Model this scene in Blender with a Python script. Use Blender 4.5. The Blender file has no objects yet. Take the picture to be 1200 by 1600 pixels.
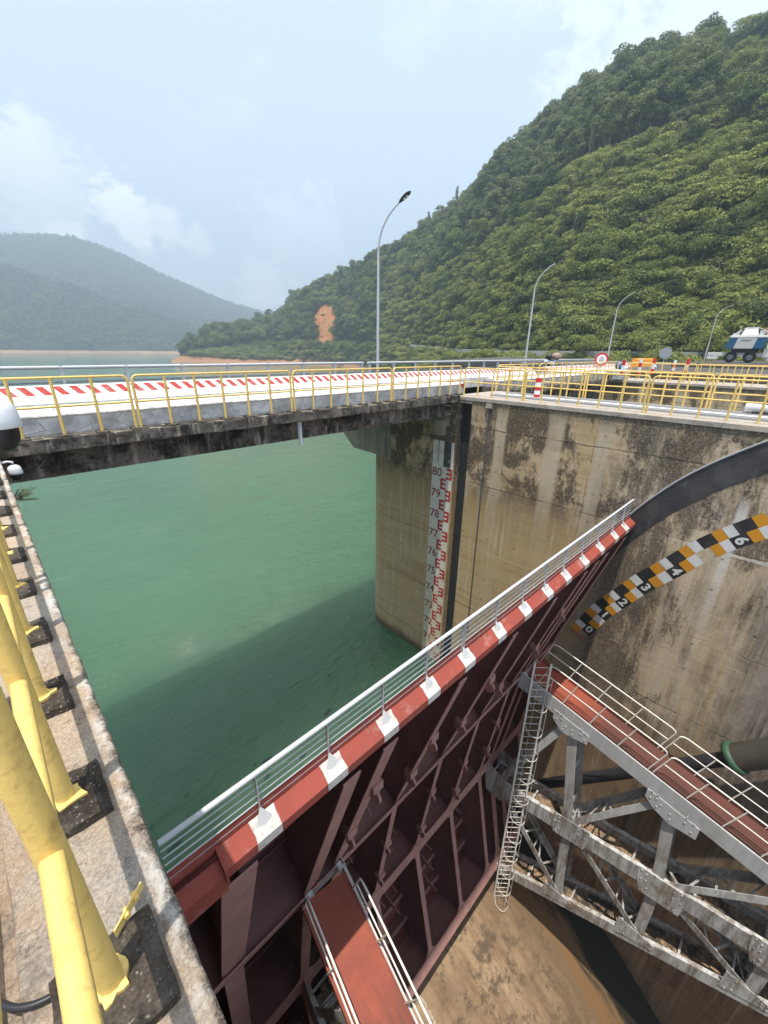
import bpy, bmesh, math, random
import numpy as np
from mathutils import Vector, Matrix, noise as mnoise
random.seed(7); rng = np.random.default_rng(11)
R = math.radians
scene = bpy.context.scene
COL = scene.collection

# ------------------------------------------------------------------ helpers
class MB:
    """collects shapes, builds ONE mesh object"""
    def __init__(s): s.v=[]; s.f=[]; s.m=[]; s.sm=[]
    def add(s, vs, fs, mi=0, smooth=False):
        b=len(s.v); s.v.extend([tuple(p) for p in vs])
        for f in fs: s.f.append([b+i for i in f]); s.m.append(mi); s.sm.append(smooth)
        return s
    def box(s, x0,x1,y0,y1,z0,z1, mi=0):
        vs=[(x0,y0,z0),(x1,y0,z0),(x1,y1,z0),(x0,y1,z0),(x0,y0,z1),(x1,y0,z1),(x1,y1,z1),(x0,y1,z1)]
        return s.add(vs,[(3,2,1,0),(4,5,6,7),(0,1,5,4),(1,2,6,5),(2,3,7,6),(3,0,4,7)],mi)
    def bar(s, a, b, w, h, up=(0,0,1), mi=0):
        """box beam from a to b, w across, h along 'up' (made perpendicular)"""
        a=Vector(a); b=Vector(b); d=(b-a).normalized(); u=Vector(up); sd=d.cross(u)
        if sd.length<1e-5: sd=d.cross(Vector((0,1,0)))
        sd.normalize(); u=sd.cross(d).normalized(); sd=sd*w/2; u=u*h/2
        vs=[a-sd-u,a+sd-u,a+sd+u,a-sd+u,b-sd-u,b+sd-u,b+sd+u,b-sd+u]
        return s.add(vs,[(0,1,2,3),(7,6,5,4),(4,5,1,0),(5,6,2,1),(6,7,3,2),(7,4,0,3)],mi)
    def tube(s, path, r, n=8, mi=0, cap=True, smooth=True):
        path=[Vector(p) for p in path]; k=len(path); rr=r if isinstance(r,(list,tuple)) else [r]*k
        t0=(path[1]-path[0]).normalized(); u=t0.orthogonal().normalized(); rings=[]; vs=[]
        for i,p in enumerate(path):
            if i==0: t=t0
            elif i==k-1: t=(path[i]-path[i-1]).normalized()
            else: t=((path[i]-path[i-1]).normalized()+(path[i+1]-path[i]).normalized()).normalized()
            u=(u-t*u.dot(t)).normalized(); w=t.cross(u)
            for j in range(n):
                a=2*math.pi*j/n; vs.append(p+(u*math.cos(a)+w*math.sin(a))*rr[i])
        fs=[]
        for i in range(k-1):
            for j in range(n):
                j2=(j+1)%n; fs.append((i*n+j,i*n+j2,(i+1)*n+j2,(i+1)*n+j))
        s.add(vs,fs,mi,smooth)
        if cap:
            s.add([vs[j] for j in range(n)],[tuple(range(n-1,-1,-1))],mi)
            s.add([vs[(k-1)*n+j] for j in range(n)],[tuple(range(n))],mi)
        return s
    def prism(s, poly, axis, a, b, mi=0):
        """poly in the two other axes (order x,y,z), extruded along axis from a to b"""
        def P(p,t):
            return {'x':(t,p[0],p[1]),'y':(p[0],t,p[1]),'z':(p[0],p[1],t)}[axis]
        n=len(poly); vs=[P(p,a) for p in poly]+[P(p,b) for p in poly]
        fs=[tuple(range(n-1,-1,-1)),tuple(range(n,2*n))]+[(i,(i+1)%n,n+(i+1)%n,n+i) for i in range(n)]
        return s.add(vs,fs,mi)
    def lathe(s, prof, c, axis=(0,0,1), n=24, mi=0, smooth=True):
        """prof list of (radius, height along axis)"""
        c=Vector(c); ax=Vector(axis).normalized(); u=ax.orthogonal().normalized(); w=ax.cross(u); vs=[]; fs=[]
        for r,h in prof:
            for j in range(n):
                a=2*math.pi*j/n; vs.append(c+ax*h+(u*math.cos(a)+w*math.sin(a))*r)
        for i in range(len(prof)-1):
            for j in range(n):
                j2=(j+1)%n; fs.append((i*n+j,i*n+j2,(i+1)*n+j2,(i+1)*n+j))
        return s.add(vs,fs,mi,smooth)
    def build(s, name, mats, parent=None, loc=None, fix=True, bevel=0):
        me=bpy.data.meshes.new(name); me.from_pydata(s.v,[],s.f)
        if not isinstance(mats,(list,tuple)): mats=[mats]
        for m in mats: me.materials.append(m)
        me.polygons.foreach_set('material_index',s.m); me.polygons.foreach_set('use_smooth',s.sm)
        if fix:
            bm=bmesh.new(); bm.from_mesh(me); bmesh.ops.recalc_face_normals(bm,faces=bm.faces); bm.to_mesh(me); bm.free()
        me.update()
        o=bpy.data.objects.new(name,me); COL.objects.link(o)
        if loc is not None: o.location=loc
        if parent is not None: o.parent=parent
        if bevel:
            md=o.modifiers.new('bevel','BEVEL'); md.width=bevel; md.segments=2; md.limit_method='ANGLE'; md.angle_limit=R(40)
        return o

def tag(o, label=None, cat=None, group=None, kind=None):
    if label: o['label']=label
    if cat: o['category']=cat
    if group: o['group']=group
    if kind: o['kind']=kind
    return o
def empty(name, loc=(0,0,0), rz=0):
    o=bpy.data.objects.new(name,None); COL.objects.link(o); o.location=loc; o.rotation_euler=(0,0,rz); o.empty_display_size=.2
    return o
def copy_tree(o, parent=None):
    c=o.copy(); COL.objects.link(c)
    if parent is not None: c.parent=parent
    for ch in list(o.children): copy_tree(ch,c)
    return c
def text_mb(txt, size, origin, right, up, bold=0.0, out=0.004):
    """flat lettering as a mesh: origin is its centre; right/up are unit vectors"""
    cu=bpy.data.curves.new('lettering','FONT'); cu.body=txt; cu.size=1; cu.align_x='CENTER'; cu.align_y='CENTER'; cu.offset=bold; cu.resolution_u=4
    ob=bpy.data.objects.new('lettering',cu); COL.objects.link(ob)
    dg=bpy.context.evaluated_depsgraph_get(); me=bpy.data.meshes.new_from_object(ob.evaluated_get(dg))
    o=Vector(origin); r=Vector(right); u=Vector(up); n=r.cross(u)
    mb=MB(); mb.add([o+r*(v.co.x*size)+u*(v.co.y*size)+n*out for v in me.vertices],[tuple(p.vertices) for p in me.polygons])
    bpy.data.objects.remove(ob); bpy.data.meshes.remove(me); bpy.data.curves.remove(cu)
    return mb

# ------------------------------------------------------------------ camera maths (the calibrated camera; world origin = camera)
FPX=638.14; PIT,ROL,YAW=.377428,.0123855,.777334
def cam_axes():
    f=Vector((math.sin(YAW)*math.cos(PIT),math.cos(YAW)*math.cos(PIT),-math.sin(PIT)))
    r=Vector((math.cos(YAW),-math.sin(YAW),0)); u=r.cross(f)
    return r*math.cos(ROL)+u*math.sin(ROL), u*math.cos(ROL)-r*math.sin(ROL), f
CR,CU,CF=cam_axes()
def bearing(x,y):
    """surveyed sight line to a landmark: direction vector"""
    return CR*((x-600)/FPX)+CU*((800-y)/FPX)+CF
def onX(x,y,X): d=bearing(x,y); return d*(X/d.x)
def onY(x,y,Y): d=bearing(x,y); return d*(Y/d.y)
def onZ(x,y,Z): d=bearing(x,y); return d*(Z/d.z)
def azel(x,y):
    d=bearing(x,y); return math.atan2(d.x,d.y), d.z/math.hypot(d.x,d.y)

# ------------------------------------------------------------------ material helper
class NT:
    def __init__(s,name):
        s.mat=bpy.data.materials.new(name); s.mat.use_nodes=True; s.t=s.mat.node_tree; s.n=s.t.nodes; s.l=s.t.links
        s.bsdf=s.n['Principled BSDF']; s.geo=s.n.new('ShaderNodeNewGeometry'); s.pos=s.geo.outputs['Position']
        s.objc=None
    def oc(s):
        if s.objc is None: s.objc=s.n.new('ShaderNodeTexCoord')
        return s.objc.outputs['Object']
    def _in(s,sock,v):
        if v is None: return
        if isinstance(v,bpy.types.NodeSocket): s.l.new(v,sock)
        elif isinstance(v,(tuple,list)): sock.default_value=(*v,1) if len(v)==3 and sock.type=='RGBA' else v
        else: sock.default_value=v
    def map(s,vec,scale=(1,1,1),loc=(0,0,0),rot=(0,0,0)):
        m=s.n.new('ShaderNodeMapping'); s._in(m.inputs['Vector'],vec); m.inputs['Scale'].default_value=scale; m.inputs['Location'].default_value=loc; m.inputs['Rotation'].default_value=rot
        return m.outputs[0]
    def noise(s,scale,detail=6,rough=.6,vec=None,sc3=None,loc=(0,0,0),dist=0):
        t=s.n.new('ShaderNodeTexNoise'); v=vec if vec is not None else s.pos
        if sc3 is not None or loc!=(0,0,0): v=s.map(v,sc3 or (1,1,1),loc)
        s._in(t.inputs['Vector'],v); t.inputs['Scale'].default_value=scale; t.inputs['Detail'].default_value=detail; t.inputs['Roughness'].default_value=rough; t.inputs['Distortion'].default_value=dist
        return t.outputs[0]
    def voro(s,scale,vec=None,sc3=None,feature='F1',out='Distance'):
        t=s.n.new('ShaderNodeTexVoronoi'); t.feature=feature; v=vec if vec is not None else s.pos
        if sc3: v=s.map(v,sc3)
        s._in(t.inputs['Vector'],v); t.inputs['Scale'].default_value=scale
        return t.outputs[out]
    def ramp(s,fac,*stops):
        r=s.n.new('ShaderNodeMapRange'); s._in(r.inputs[0],fac); r.inputs[1].default_value=stops[0]; r.inputs[2].default_value=stops[1]
        r.inputs[3].default_value=stops[2] if len(stops)>2 else 0; r.inputs[4].default_value=stops[3] if len(stops)>3 else 1; r.clamp=True
        return r.outputs[0]
    def mix(s,fac,a,b,mode='MIX'):
        m=s.n.new('ShaderNodeMix'); m.data_type='RGBA'; m.blend_type=mode; s._in(m.inputs[0],fac); s._in(m.inputs[6],a); s._in(m.inputs[7],b)
        return m.outputs[2]
    def math(s,op,a,b=None,c=None):
        m=s.n.new('ShaderNodeMath'); m.operation=op; s._in(m.inputs[0],a); s._in(m.inputs[1],b)
        if c is not None: s._in(m.inputs[2],c)
        return m.outputs[0]
    def xyz(s,vec=None):
        x=s.n.new('ShaderNodeSeparateXYZ'); s._in(x.inputs[0],vec if vec is not None else s.pos); return x.outputs
    def bump(s,h,strength=.5,dist=.02,normal=None):
        b=s.n.new('ShaderNodeBump'); s._in(b.inputs['Height'],h); b.inputs['Strength'].default_value=strength; b.inputs['Distance'].default_value=dist
        if normal is not None: s._in(b.inputs['Normal'],normal)
        return b.outputs[0]
    def out(s,col=None,rough=.8,metal=0,normal=None,spec=.3):
        s._in(s.bsdf.inputs['Base Color'],col); s._in(s.bsdf.inputs['Roughness'],rough); s._in(s.bsdf.inputs['Metallic'],metal)
        s._in(s.bsdf.inputs['Specular IOR Level'],spec)
        if normal is not None: s._in(s.bsdf.inputs['Normal'],normal)
        return s.mat
    def line(s,coord,at,width):
        """1 on a thin line coord==at"""
        d=s.math('ABSOLUTE',s.math('SUBTRACT',coord,at)); return s.ramp(d,width*.5,width,1,0)
    def maxi(s,*a):
        o=a[0]
        for b in a[1:]: o=s.math('MAXIMUM',o,b)
        return o

def paint(name,col,rough=.45,dirt=(.25,.2,.15),amt=.35,scale=3,rust=None,rusta=.3,bump=.15,spec=.4):
    t=NT(name); n1=t.noise(scale,8,.65); n2=t.noise(scale*9,5,.7)
    c=t.mix(t.ramp(n1,.45,.8,0,amt),col,dirt)
    c=t.mix(t.ramp(n2,.3,.75,.0,.22),c,tuple(min(1,x*1.25) for x in col))
    if rust is not None:
        n3=t.noise(scale*2.3,10,.75,loc=(3,7,1)); c=t.mix(t.ramp(n3,.6-.1*rusta,.72,0,rusta),c,rust)
    return t.out(c,t.ramp(n1,.3,.8,rough,min(1,rough+.25)),0,t.bump(t.math('ADD',n2,n1),bump,.004),spec)

M={}
M['yellow']=paint('yellow_paint',(.76,.53,.16),.42,(.58,.40,.12),.18,5,(.30,.17,.06),.8,.5)
M['red']=paint('red_oxide_paint',(.30,.060,.040),.6,(.13,.045,.036),.65,1.6,(.46,.34,.29),.55)
def deck_mat():
    t=NT('walkway_red_paint'); x=t.xyz(); n=t.noise(1.4,9,.76); st=t.noise(1,9,.76,sc3=(5,.7,.7)); f=t.noise(20,6,.75)
    c=t.mix(t.ramp(n,.36,.64),(.36,.085,.045),(.25,.058,.036)); c=t.mix(t.ramp(f,.5,.72,0,.4),c,(.16,.06,.04))
    w=t.ramp(t.math('ADD',x[1],t.math('MULTIPLY',t.math('SUBTRACT',st,.5),3.0)),2.7,1.6,.12,1); c=t.mix(t.math('MULTIPLY',w,t.ramp(st,.36,.60,.80,1)),c,t.mix(f,(.055,.028,.022),(.12,.055,.042)))
    return t.out(c,.65,0,t.bump(f,.25,.006),.3)
M['deckred']=deck_mat()
M['maroon']=paint('dark_maroon_paint',(.25,.118,.105),.5,(.07,.035,.032),.55,1.3,(.05,.03,.025),.5)
M['maroonlight']=paint('flange_maroon_paint',(.43,.225,.195),.5,(.12,.055,.045),.5,1.6,(.10,.055,.04),.5)
M['skinred']=paint('skin_plate_paint',(.17,.042,.037),.5,(.075,.03,.026),.6,.9,(.10,.07,.05),.5)
M['whitepaint']=paint('white_paint',(.60,.575,.54),.65,(.33,.27,.23),.75,7,(.30,.16,.13),.9,.25)
M['whiterail']=paint('cream_white_rail_paint',(.74,.71,.64),.45,(.45,.38,.28),.35,4,(.25,.13,.07),.4)
M['galv']=paint('galvanised_steel',(.50,.51,.52),.42,(.30,.29,.28),.4,5,None,0,.1)
M['greypost']=paint('grey_painted_steel',(.30,.31,.32),.55,(.18,.17,.16),.5,6,(.2,.11,.07),.4)
M['seal']=paint('weathered_seal_plate',(.040,.039,.042),.5,(.13,.12,.11),.75,1.3,(.20,.185,.17),.55,.3)
M['shadow_line']=paint('shadow_line_paint',(.10,.10,.10),.5)
M['black']=paint('black_steel',(.028,.028,.032),.5,(.06,.055,.05),.5,2)
M['blackplastic']=paint('black_plastic',(.02,.02,.022),.25,(.04,.04,.04),.2,8)
M['whiteplastic']=paint('white_plastic',(.72,.74,.76),.35,(.5,.48,.45),.35,12)
M['rubber']=paint('rubber',(.035,.033,.03),.85,(.10,.085,.07),.5,4)
M['orange']=paint('orange_plastic',(.80,.33,.03),.4,(.5,.22,.04),.3,3)
M['blue']=paint('blue_paint',(.028,.115,.22),.4,(.05,.10,.14),.4,2)
M['cranewhite']=paint('crane_white_paint',(.60,.59,.55),.45,(.35,.32,.27),.45,2,(.25,.14,.08),.35)
M['greyplastic']=paint('grey_plastic',(.30,.31,.33),.5,(.2,.2,.2),.4,9)
M['green']=paint('green_collar_paint',(.035,.085,.05),.5,(.05,.08,.05),.5,5)
M['glass']=NT('dark_glass').out((.01,.012,.014),.08,0,None,.6)
M['signred']=paint('sign_red',(.55,.02,.025),.4,(.4,.05,.04),.2,5)
M['signwhite']=paint('sign_white',(.75,.75,.75),.4,(.6,.58,.55),.2,5)
M['sack']=paint('woven_sack',(.33,.23,.19),.9,(.16,.11,.09),.6,9)
M['digit']=paint('gauge_dark_red',(.22,.035,.03),.6,(.18,.10,.07),.4,6)
M['scaleblack']=paint('scale_black',(.022,.022,.022),.6,(.10,.095,.085),.5,3.5)
M['scaleorange']=paint('scale_orange',(.62,.27,.015),.6,(.35,.18,.05),.5,3.5)
M['scalewhite']=paint('scale_white',(.66,.66,.64),.6,(.33,.31,.28),.55,3.5)
M['soilyellow']=paint('lime_yellow_paint',(.45,.48,.03),.5)

def grey_truss():
    t=NT('stained_grey_truss_paint'); x=t.xyz()
    n=t.noise(1.2,8,.7); st=t.noise(4.2,8,.75,sc3=(1,1,.10)); low=t.ramp(x[2],-14.6,-13.2,1,.25); n2=t.noise(12,5,.7)
    c=t.mix(t.ramp(n2,.35,.7,0,.5),(.52,.53,.52),(.64,.64,.62))
    c=t.mix(t.math('MULTIPLY',t.ramp(st,.44,.60,0,.78),low),c,t.mix(n2,(.10,.072,.05),(.19,.14,.10)))
    c=t.mix(t.math('MULTIPLY',t.ramp(n,.50,.66,0,.8),low),c,(.24,.17,.11))
    c=t.mix(t.ramp(t.noise(2.2,9,.8,loc=(5,1,2)),.62,.7,0,.7),c,(.10,.055,.035))
    return t.out(c,.55,0,t.bump(n2,.15,.004),.35)
M['truss']=grey_truss()
def trough():
    t=NT('debris_in_truss'); n=t.noise(7,8,.75); n2=t.noise(1.7,6,.6)
    c=t.mix(t.ramp(n,.35,.65),(.07,.05,.035),(.42,.29,.18)); c=t.mix(t.ramp(n2,.52,.58,0,.85),c,(.055,.052,.05))
    return t.out(c,.95,0,t.bump(n,.8,.05),.2)
M['trough']=trough()
def stripes():
    """red and white slanted bands painted along X on the barrier's upper face"""
    t=NT('red_white_barrier_paint'); x=t.xyz(); n=t.noise(3,8,.7); n2=t.noise(18,5,.7)
    u=t.math('ADD',t.math('ADD',x[0],t.math('MULTIPLY',x[2],.85)),t.math('MULTIPLY',n2,.012))
    fr=t.math('FRACT',t.math('DIVIDE',u,.292))
    red=t.math('LESS_THAN',fr,.5); band=t.math('MULTIPLY',t.math('GREATER_THAN',x[2],-.965),t.math('LESS_THAN',x[2],-.795))
    red=t.math('MULTIPLY',red,band)
    wh=t.mix(t.ramp(n,.45,.75,0,.55),(.76,.75,.73),(.52,.48,.43)); rd=t.mix(t.ramp(n,.4,.75,0,.5),(.43,.032,.027),(.30,.06,.05))
    c=t.mix(red,wh,rd); c=t.mix(t.ramp(n2,.55,.70,0,.6),c,(.42,.37,.33)); c=t.mix(t.math('MULTIPLY',t.ramp(t.noise(1,8,.78,sc3=(5,5,.8)),.50,.64),t.ramp(x[2],-.80,-1.05,.15,.75)),c,(.33,.30,.27))
    return t.out(c,.65,0,t.bump(n2,.2,.004),.3)
M['stripes']=stripes()

def concrete_wall():
    """the big bay wall: ochre board-marked concrete, black mould, lift joints, washed streaks"""
    t=NT('weathered_bay_wall'); x=t.xyz(); Y,Z=x[1],x[2]; mul=lambda *a:(a[0] if len(a)==1 else t.math('MULTIPLY',a[0],mul(*a[1:])))
    n_big=t.noise(.22,5,.6); n_mid=t.noise(1.3,8,.68); n_fine=t.noise(17,7,.78); n_grit=t.noise(60,5,.8)
    hb=t.noise(1.0,7,.72,sc3=(.25,.20,4.2)); vs=t.noise(1.0,8,.75,sc3=(2.6,2.6,.16)); vs2=t.noise(1.0,9,.75,sc3=(6.5,6.5,.30),loc=(4,2,9))
    c=t.mix(t.ramp(hb,.34,.66),(.40,.265,.120),(.68,.51,.275))
    up=t.ramp(Y,3.6,5.4); dn=t.ramp(Y,3.4,4.6,1,0); top=t.ramp(t.math('ADD',Z,t.math('MULTIPLY',t.math('SUBTRACT',n_mid,.5),1.2)),-5.9,-4.9)
    c=t.mix(mul(t.ramp(n_mid,.42,.70),.55),c,(.53,.41,.24))
    # brown band of old high water
    c=t.mix(mul(t.ramp(Z,-7.4,-5.2,.15,1),t.ramp(Z,-5.0,-4.7,1,0),up,t.ramp(hb,.35,.62,.2,.9)),c,(.20,.135,.062))
    c=t.mix(mul(t.ramp(hb,.55,.72),.5,up),c,(.34,.25,.125))
    # top lift: greyer, lichen pink patches
    c=t.mix(mul(top,t.ramp(n_big,.35,.6,.25,.75)),c,t.mix(t.ramp(n_mid,.4,.62),(.42,.325,.21),(.60,.45,.315)))
    # downstream side: washed grey with rust brown low down behind the arms
    c=t.mix(mul(dn,t.ramp(vs,.34,.58,.15,.85)),c,(.68,.56,.405))
    c=t.mix(mul(dn,t.ramp(t.math('ADD',Z,mul(vs2,1.5)),-12.2,-10.2,.85,0),t.ramp(vs,.30,.60,.35,1)),c,(.235,.125,.058))
    c=t.mix(mul(dn,t.ramp(Y,-1.2,-.2,1,0),t.ramp(Z,-14,-10,.2,.8)),c,(.27,.255,.235))
    # white leached runs
    c=t.mix(mul(t.ramp(vs2,.52,.64),t.ramp(n_big,.32,.55,.2,1),.75),c,(.60,.53,.44))
    wob=t.math('MULTIPLY',t.math('SUBTRACT',t.noise(2.3,8,.75),.5),.22); Zw=t.math('ADD',Z,wob); Yw=t.math('ADD',Y,t.math('MULTIPLY',t.math('SUBTRACT',t.noise(1.0,6,.7,sc3=(1,1,.35)),.5),.30))
    pale=t.maxi(*[mul(t.line(Yw,y,w),a) for y,w,a in ((8.05,.30,.7),(5.95,.34,.8),(4.35,.26,.8),(2.9,.20,.35))])
    c=t.mix(mul(pale,t.ramp(n_mid,.3,.55,.35,1),t.ramp(Z,-7.5,-4.5,.15,.9)),c,(.55,.47,.36))
    # black mould
    mm=t.noise(1.0,12,.82,sc3=(2.0,2.0,1.25),loc=(1,3,5)); blk=t.noise(.55,3,.5,loc=(3,1,8))
    m1=mul(t.ramp(t.math('ADD',mm,mul(t.math('SUBTRACT',blk,.5),.75)),.440,.53),top,t.ramp(pale,.1,.6,1,.15))
    mlow=t.noise(1.0,12,.82,sc3=(1.8,1.8,.50),loc=(9,1,5)); b2=t.noise(.33,3,.5,sc3=(1,1,.55),loc=(5,5,1))
    m2=mul(t.ramp(t.math('ADD',mlow,mul(t.math('SUBTRACT',b2,.5),.9)),.415,.51),dn,t.ramp(Z,-13.5,-11.0,.35,1))
    edge=mul(t.ramp(t.math('ADD',Z,mul(n_mid,.9)),-1.95,-1.35),t.ramp(n_fine,.25,.5,.6,1))
    seal=mul(t.ramp(t.math('ADD',mm,mul(t.math('SUBTRACT',blk,.5),.3)),.46,.56),t.ramp(Y,.6,2.2,1,0),t.ramp(Z,-3.2,-2.2,.3,1))
    mould=mul(t.maxi(m1,mul(m2,.9),edge,seal),t.ramp(n_fine,.30,.52,.30,1))
    c=t.mix(mul(mould,.93),c,t.mix(n_fine,(.028,.023,.019),(.075,.062,.05)))
    # dark runs
    r_=t.noise(1.0,8,.75,sc3=(2.2,2.2,.07),loc=(7,7,7)); run=mul(t.ramp(r_,.47,.59),t.ramp(n_mid,.3,.62,.15,1),t.math('ADD',mul(dn,.75),.25))
    c=t.mix(mul(run,t.ramp(blk,.38,.58,.1,.75)),c,(.07,.056,.046))
    # grey-brown dirt mottling
    c=t.mix(mul(t.ramp(n_grit,.42,.72),.35),c,(.14,.11,.08))
    js=[mul(t.line(Zw,z,.028),a) for z,a in ((-2.85,.8),(-5.15,.7),(-8.15,.35),(-11.1,.8),(-14.1,.55),(-17.3,.6),(-20.3,.5),(-23.3,.5))]
    js+=[mul(t.line(t.math('ADD',Y,mul(wob,.25)),y,.018),a) for y,a in ((7.55,.35),(4.62,.55),(3.0,.3),(-.9,.3),(-3.9,.3))]
    j=mul(t.maxi(*js),t.ramp(n_mid,.38,.58,.05,1)); c=t.mix(mul(j,.85),c,(.035,.028,.023))
    lime=mul(t.line(Zw,-5.22,.05),t.ramp(Y,1.4,2.2,1,0)); c=t.mix(mul(lime,t.ramp(n_mid,.4,.55,.2,1)),c,(.66,.61,.53))
    fl=mul(t.line(t.math('ADD',Y,mul(wob,.5)),.55,.15),t.ramp(Z,-8.5,-4.4,.2,1),t.ramp(Z,-4.0,-3.5,1,0)); c=t.mix(mul(fl,.8),c,(.72,.68,.61))
    ty=t.math('SUBTRACT',t.math('FRACT',t.math('DIVIDE',Y,1.24)),.5); tz=t.math('SUBTRACT',t.math('FRACT',t.math('DIVIDE',Z,.985)),.5)
    hole=t.ramp(t.math('ADD',mul(ty,ty,1.5),mul(tz,tz)),.0008,.0022,1,0); c=t.mix(mul(hole,t.ramp(n_mid,.4,.6,.1,.8)),c,(.06,.045,.035))
    brd=mul(t.line(tz,.48,.012),t.ramp(hb,.4,.6)); c=t.mix(mul(brd,.35),c,(.12,.085,.05))
    c=t.mix(mul(t.ramp(t.math('ADD',Z,mul(n_mid,.5)),-14.85,-14.35,.85,0),t.ramp(Y,6.0,6.5)),c,(.075,.062,.035))
    h=t.math('ADD',mul(n_fine,.45),t.math('ADD',mul(hb,.5),t.math('ADD',mul(j,-1.4),mul(mould,-.3))))
    return t.out(c,.92,0,t.bump(h,.7,.035),.15)
M['wall']=concrete_wall()

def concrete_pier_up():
    """darker, greyer concrete of the pier head under the bridge"""
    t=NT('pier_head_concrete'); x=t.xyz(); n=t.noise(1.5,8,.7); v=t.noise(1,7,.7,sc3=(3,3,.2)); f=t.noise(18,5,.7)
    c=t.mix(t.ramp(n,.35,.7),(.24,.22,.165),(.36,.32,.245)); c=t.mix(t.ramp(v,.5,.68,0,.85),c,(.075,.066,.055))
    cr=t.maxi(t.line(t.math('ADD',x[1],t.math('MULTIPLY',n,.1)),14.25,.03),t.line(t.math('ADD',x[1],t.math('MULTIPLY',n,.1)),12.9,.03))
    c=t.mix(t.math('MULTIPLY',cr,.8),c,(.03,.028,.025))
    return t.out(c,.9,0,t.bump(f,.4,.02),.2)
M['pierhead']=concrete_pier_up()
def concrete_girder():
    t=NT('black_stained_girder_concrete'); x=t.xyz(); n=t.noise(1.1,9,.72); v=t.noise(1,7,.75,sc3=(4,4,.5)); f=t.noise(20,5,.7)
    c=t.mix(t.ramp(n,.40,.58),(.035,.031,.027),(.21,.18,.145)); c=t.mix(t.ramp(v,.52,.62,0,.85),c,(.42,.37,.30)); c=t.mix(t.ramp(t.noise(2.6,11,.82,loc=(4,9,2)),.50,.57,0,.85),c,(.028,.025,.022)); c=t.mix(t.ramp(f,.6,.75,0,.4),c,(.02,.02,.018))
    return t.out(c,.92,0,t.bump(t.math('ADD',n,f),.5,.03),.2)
M['girder']=concrete_girder()
def concrete_ledge(name,base,alt,dark,edge=None,grey=1):
    t=NT(name); x=t.xyz(); n=t.noise(3.0,10,.76); n2=t.noise(8,11,.82,loc=(2,8,1)); f=t.noise(95,6,.85); sp=t.voro(62); sp2=t.voro(120,out='Color')
    c=t.mix(t.ramp(n,.38,.62),base,alt); c=t.mix(t.ramp(f,.42,.60,0,.65),c,tuple(v*.42 for v in base))
    c=t.mix(t.math('MULTIPLY',t.ramp(sp,.05,.30,.75,0),t.ramp(sp2,.35,.75)),c,(.66,.57,.46)); c=t.mix(t.math('MULTIPLY',t.ramp(sp,.05,.28,.7,0),t.ramp(sp2,.45,.2)),c,(.17,.115,.085))
    c=t.mix(t.ramp(t.noise(1.1,9,.74,loc=(8,3,3)),.44,.58,0,.75*grey),c,t.mix(t.ramp(f,.4,.62),(.47,.44,.39),(.24,.22,.195))); c=t.mix(t.ramp(t.noise(5,11,.82,loc=(1,6,3)),.53,.62,0,.7),c,(.16,.135,.115))
    m=t.ramp(n2,.56,.64,0,.8)
    if edge is not None:
        e=t.ramp(t.math('ADD',x[0],t.math('MULTIPLY',t.math('SUBTRACT',n2,.5),.20)),edge-.045,edge-.018,0,1); m=t.maxi(m,t.math('MULTIPLY',e,.97))
        wt=t.math('MULTIPLY',t.ramp(t.math('ADD',x[0],t.math('MULTIPLY',t.math('SUBTRACT',n2,.5),.22)),edge-.07,edge-.055),t.ramp(n,.48,.56)); c=t.mix(t.math('MULTIPLY',wt,.7),c,(.62,.60,.56))
        dk=t.math('MULTIPLY',t.ramp(t.voro(1.56,sc3=(0,1,0),vec=t.map(t.pos,loc=(0,.15,0))),.0,.3,1,0),0.0); c=t.mix(dk,c,dark)
    c=t.mix(t.math('MULTIPLY',m,t.ramp(f,.34,.56,.35,1)),c,dark)
    h=t.math('ADD',t.math('MULTIPLY',f,.8),t.math('ADD',t.math('MULTIPLY',n2,.6),t.math('MULTIPLY',t.ramp(sp,0,.3),-.3)))
    return t.out(c,.94,0,t.bump(h,.9,.012),.15)
M['ledge']=concrete_ledge('exposed_aggregate_ledge',(.46,.335,.235),(.62,.50,.37),(.05,.043,.036),.085)
M['plinth']=concrete_ledge('mouldy_plinth_concrete',(.038,.031,.025),(.15,.118,.09),(.014,.012,.010),None,.12)
M['piertop']=concrete_ledge('dusty_pier_top_concrete',(.46,.38,.31),(.56,.50,.43),(.16,.13,.11))
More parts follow.
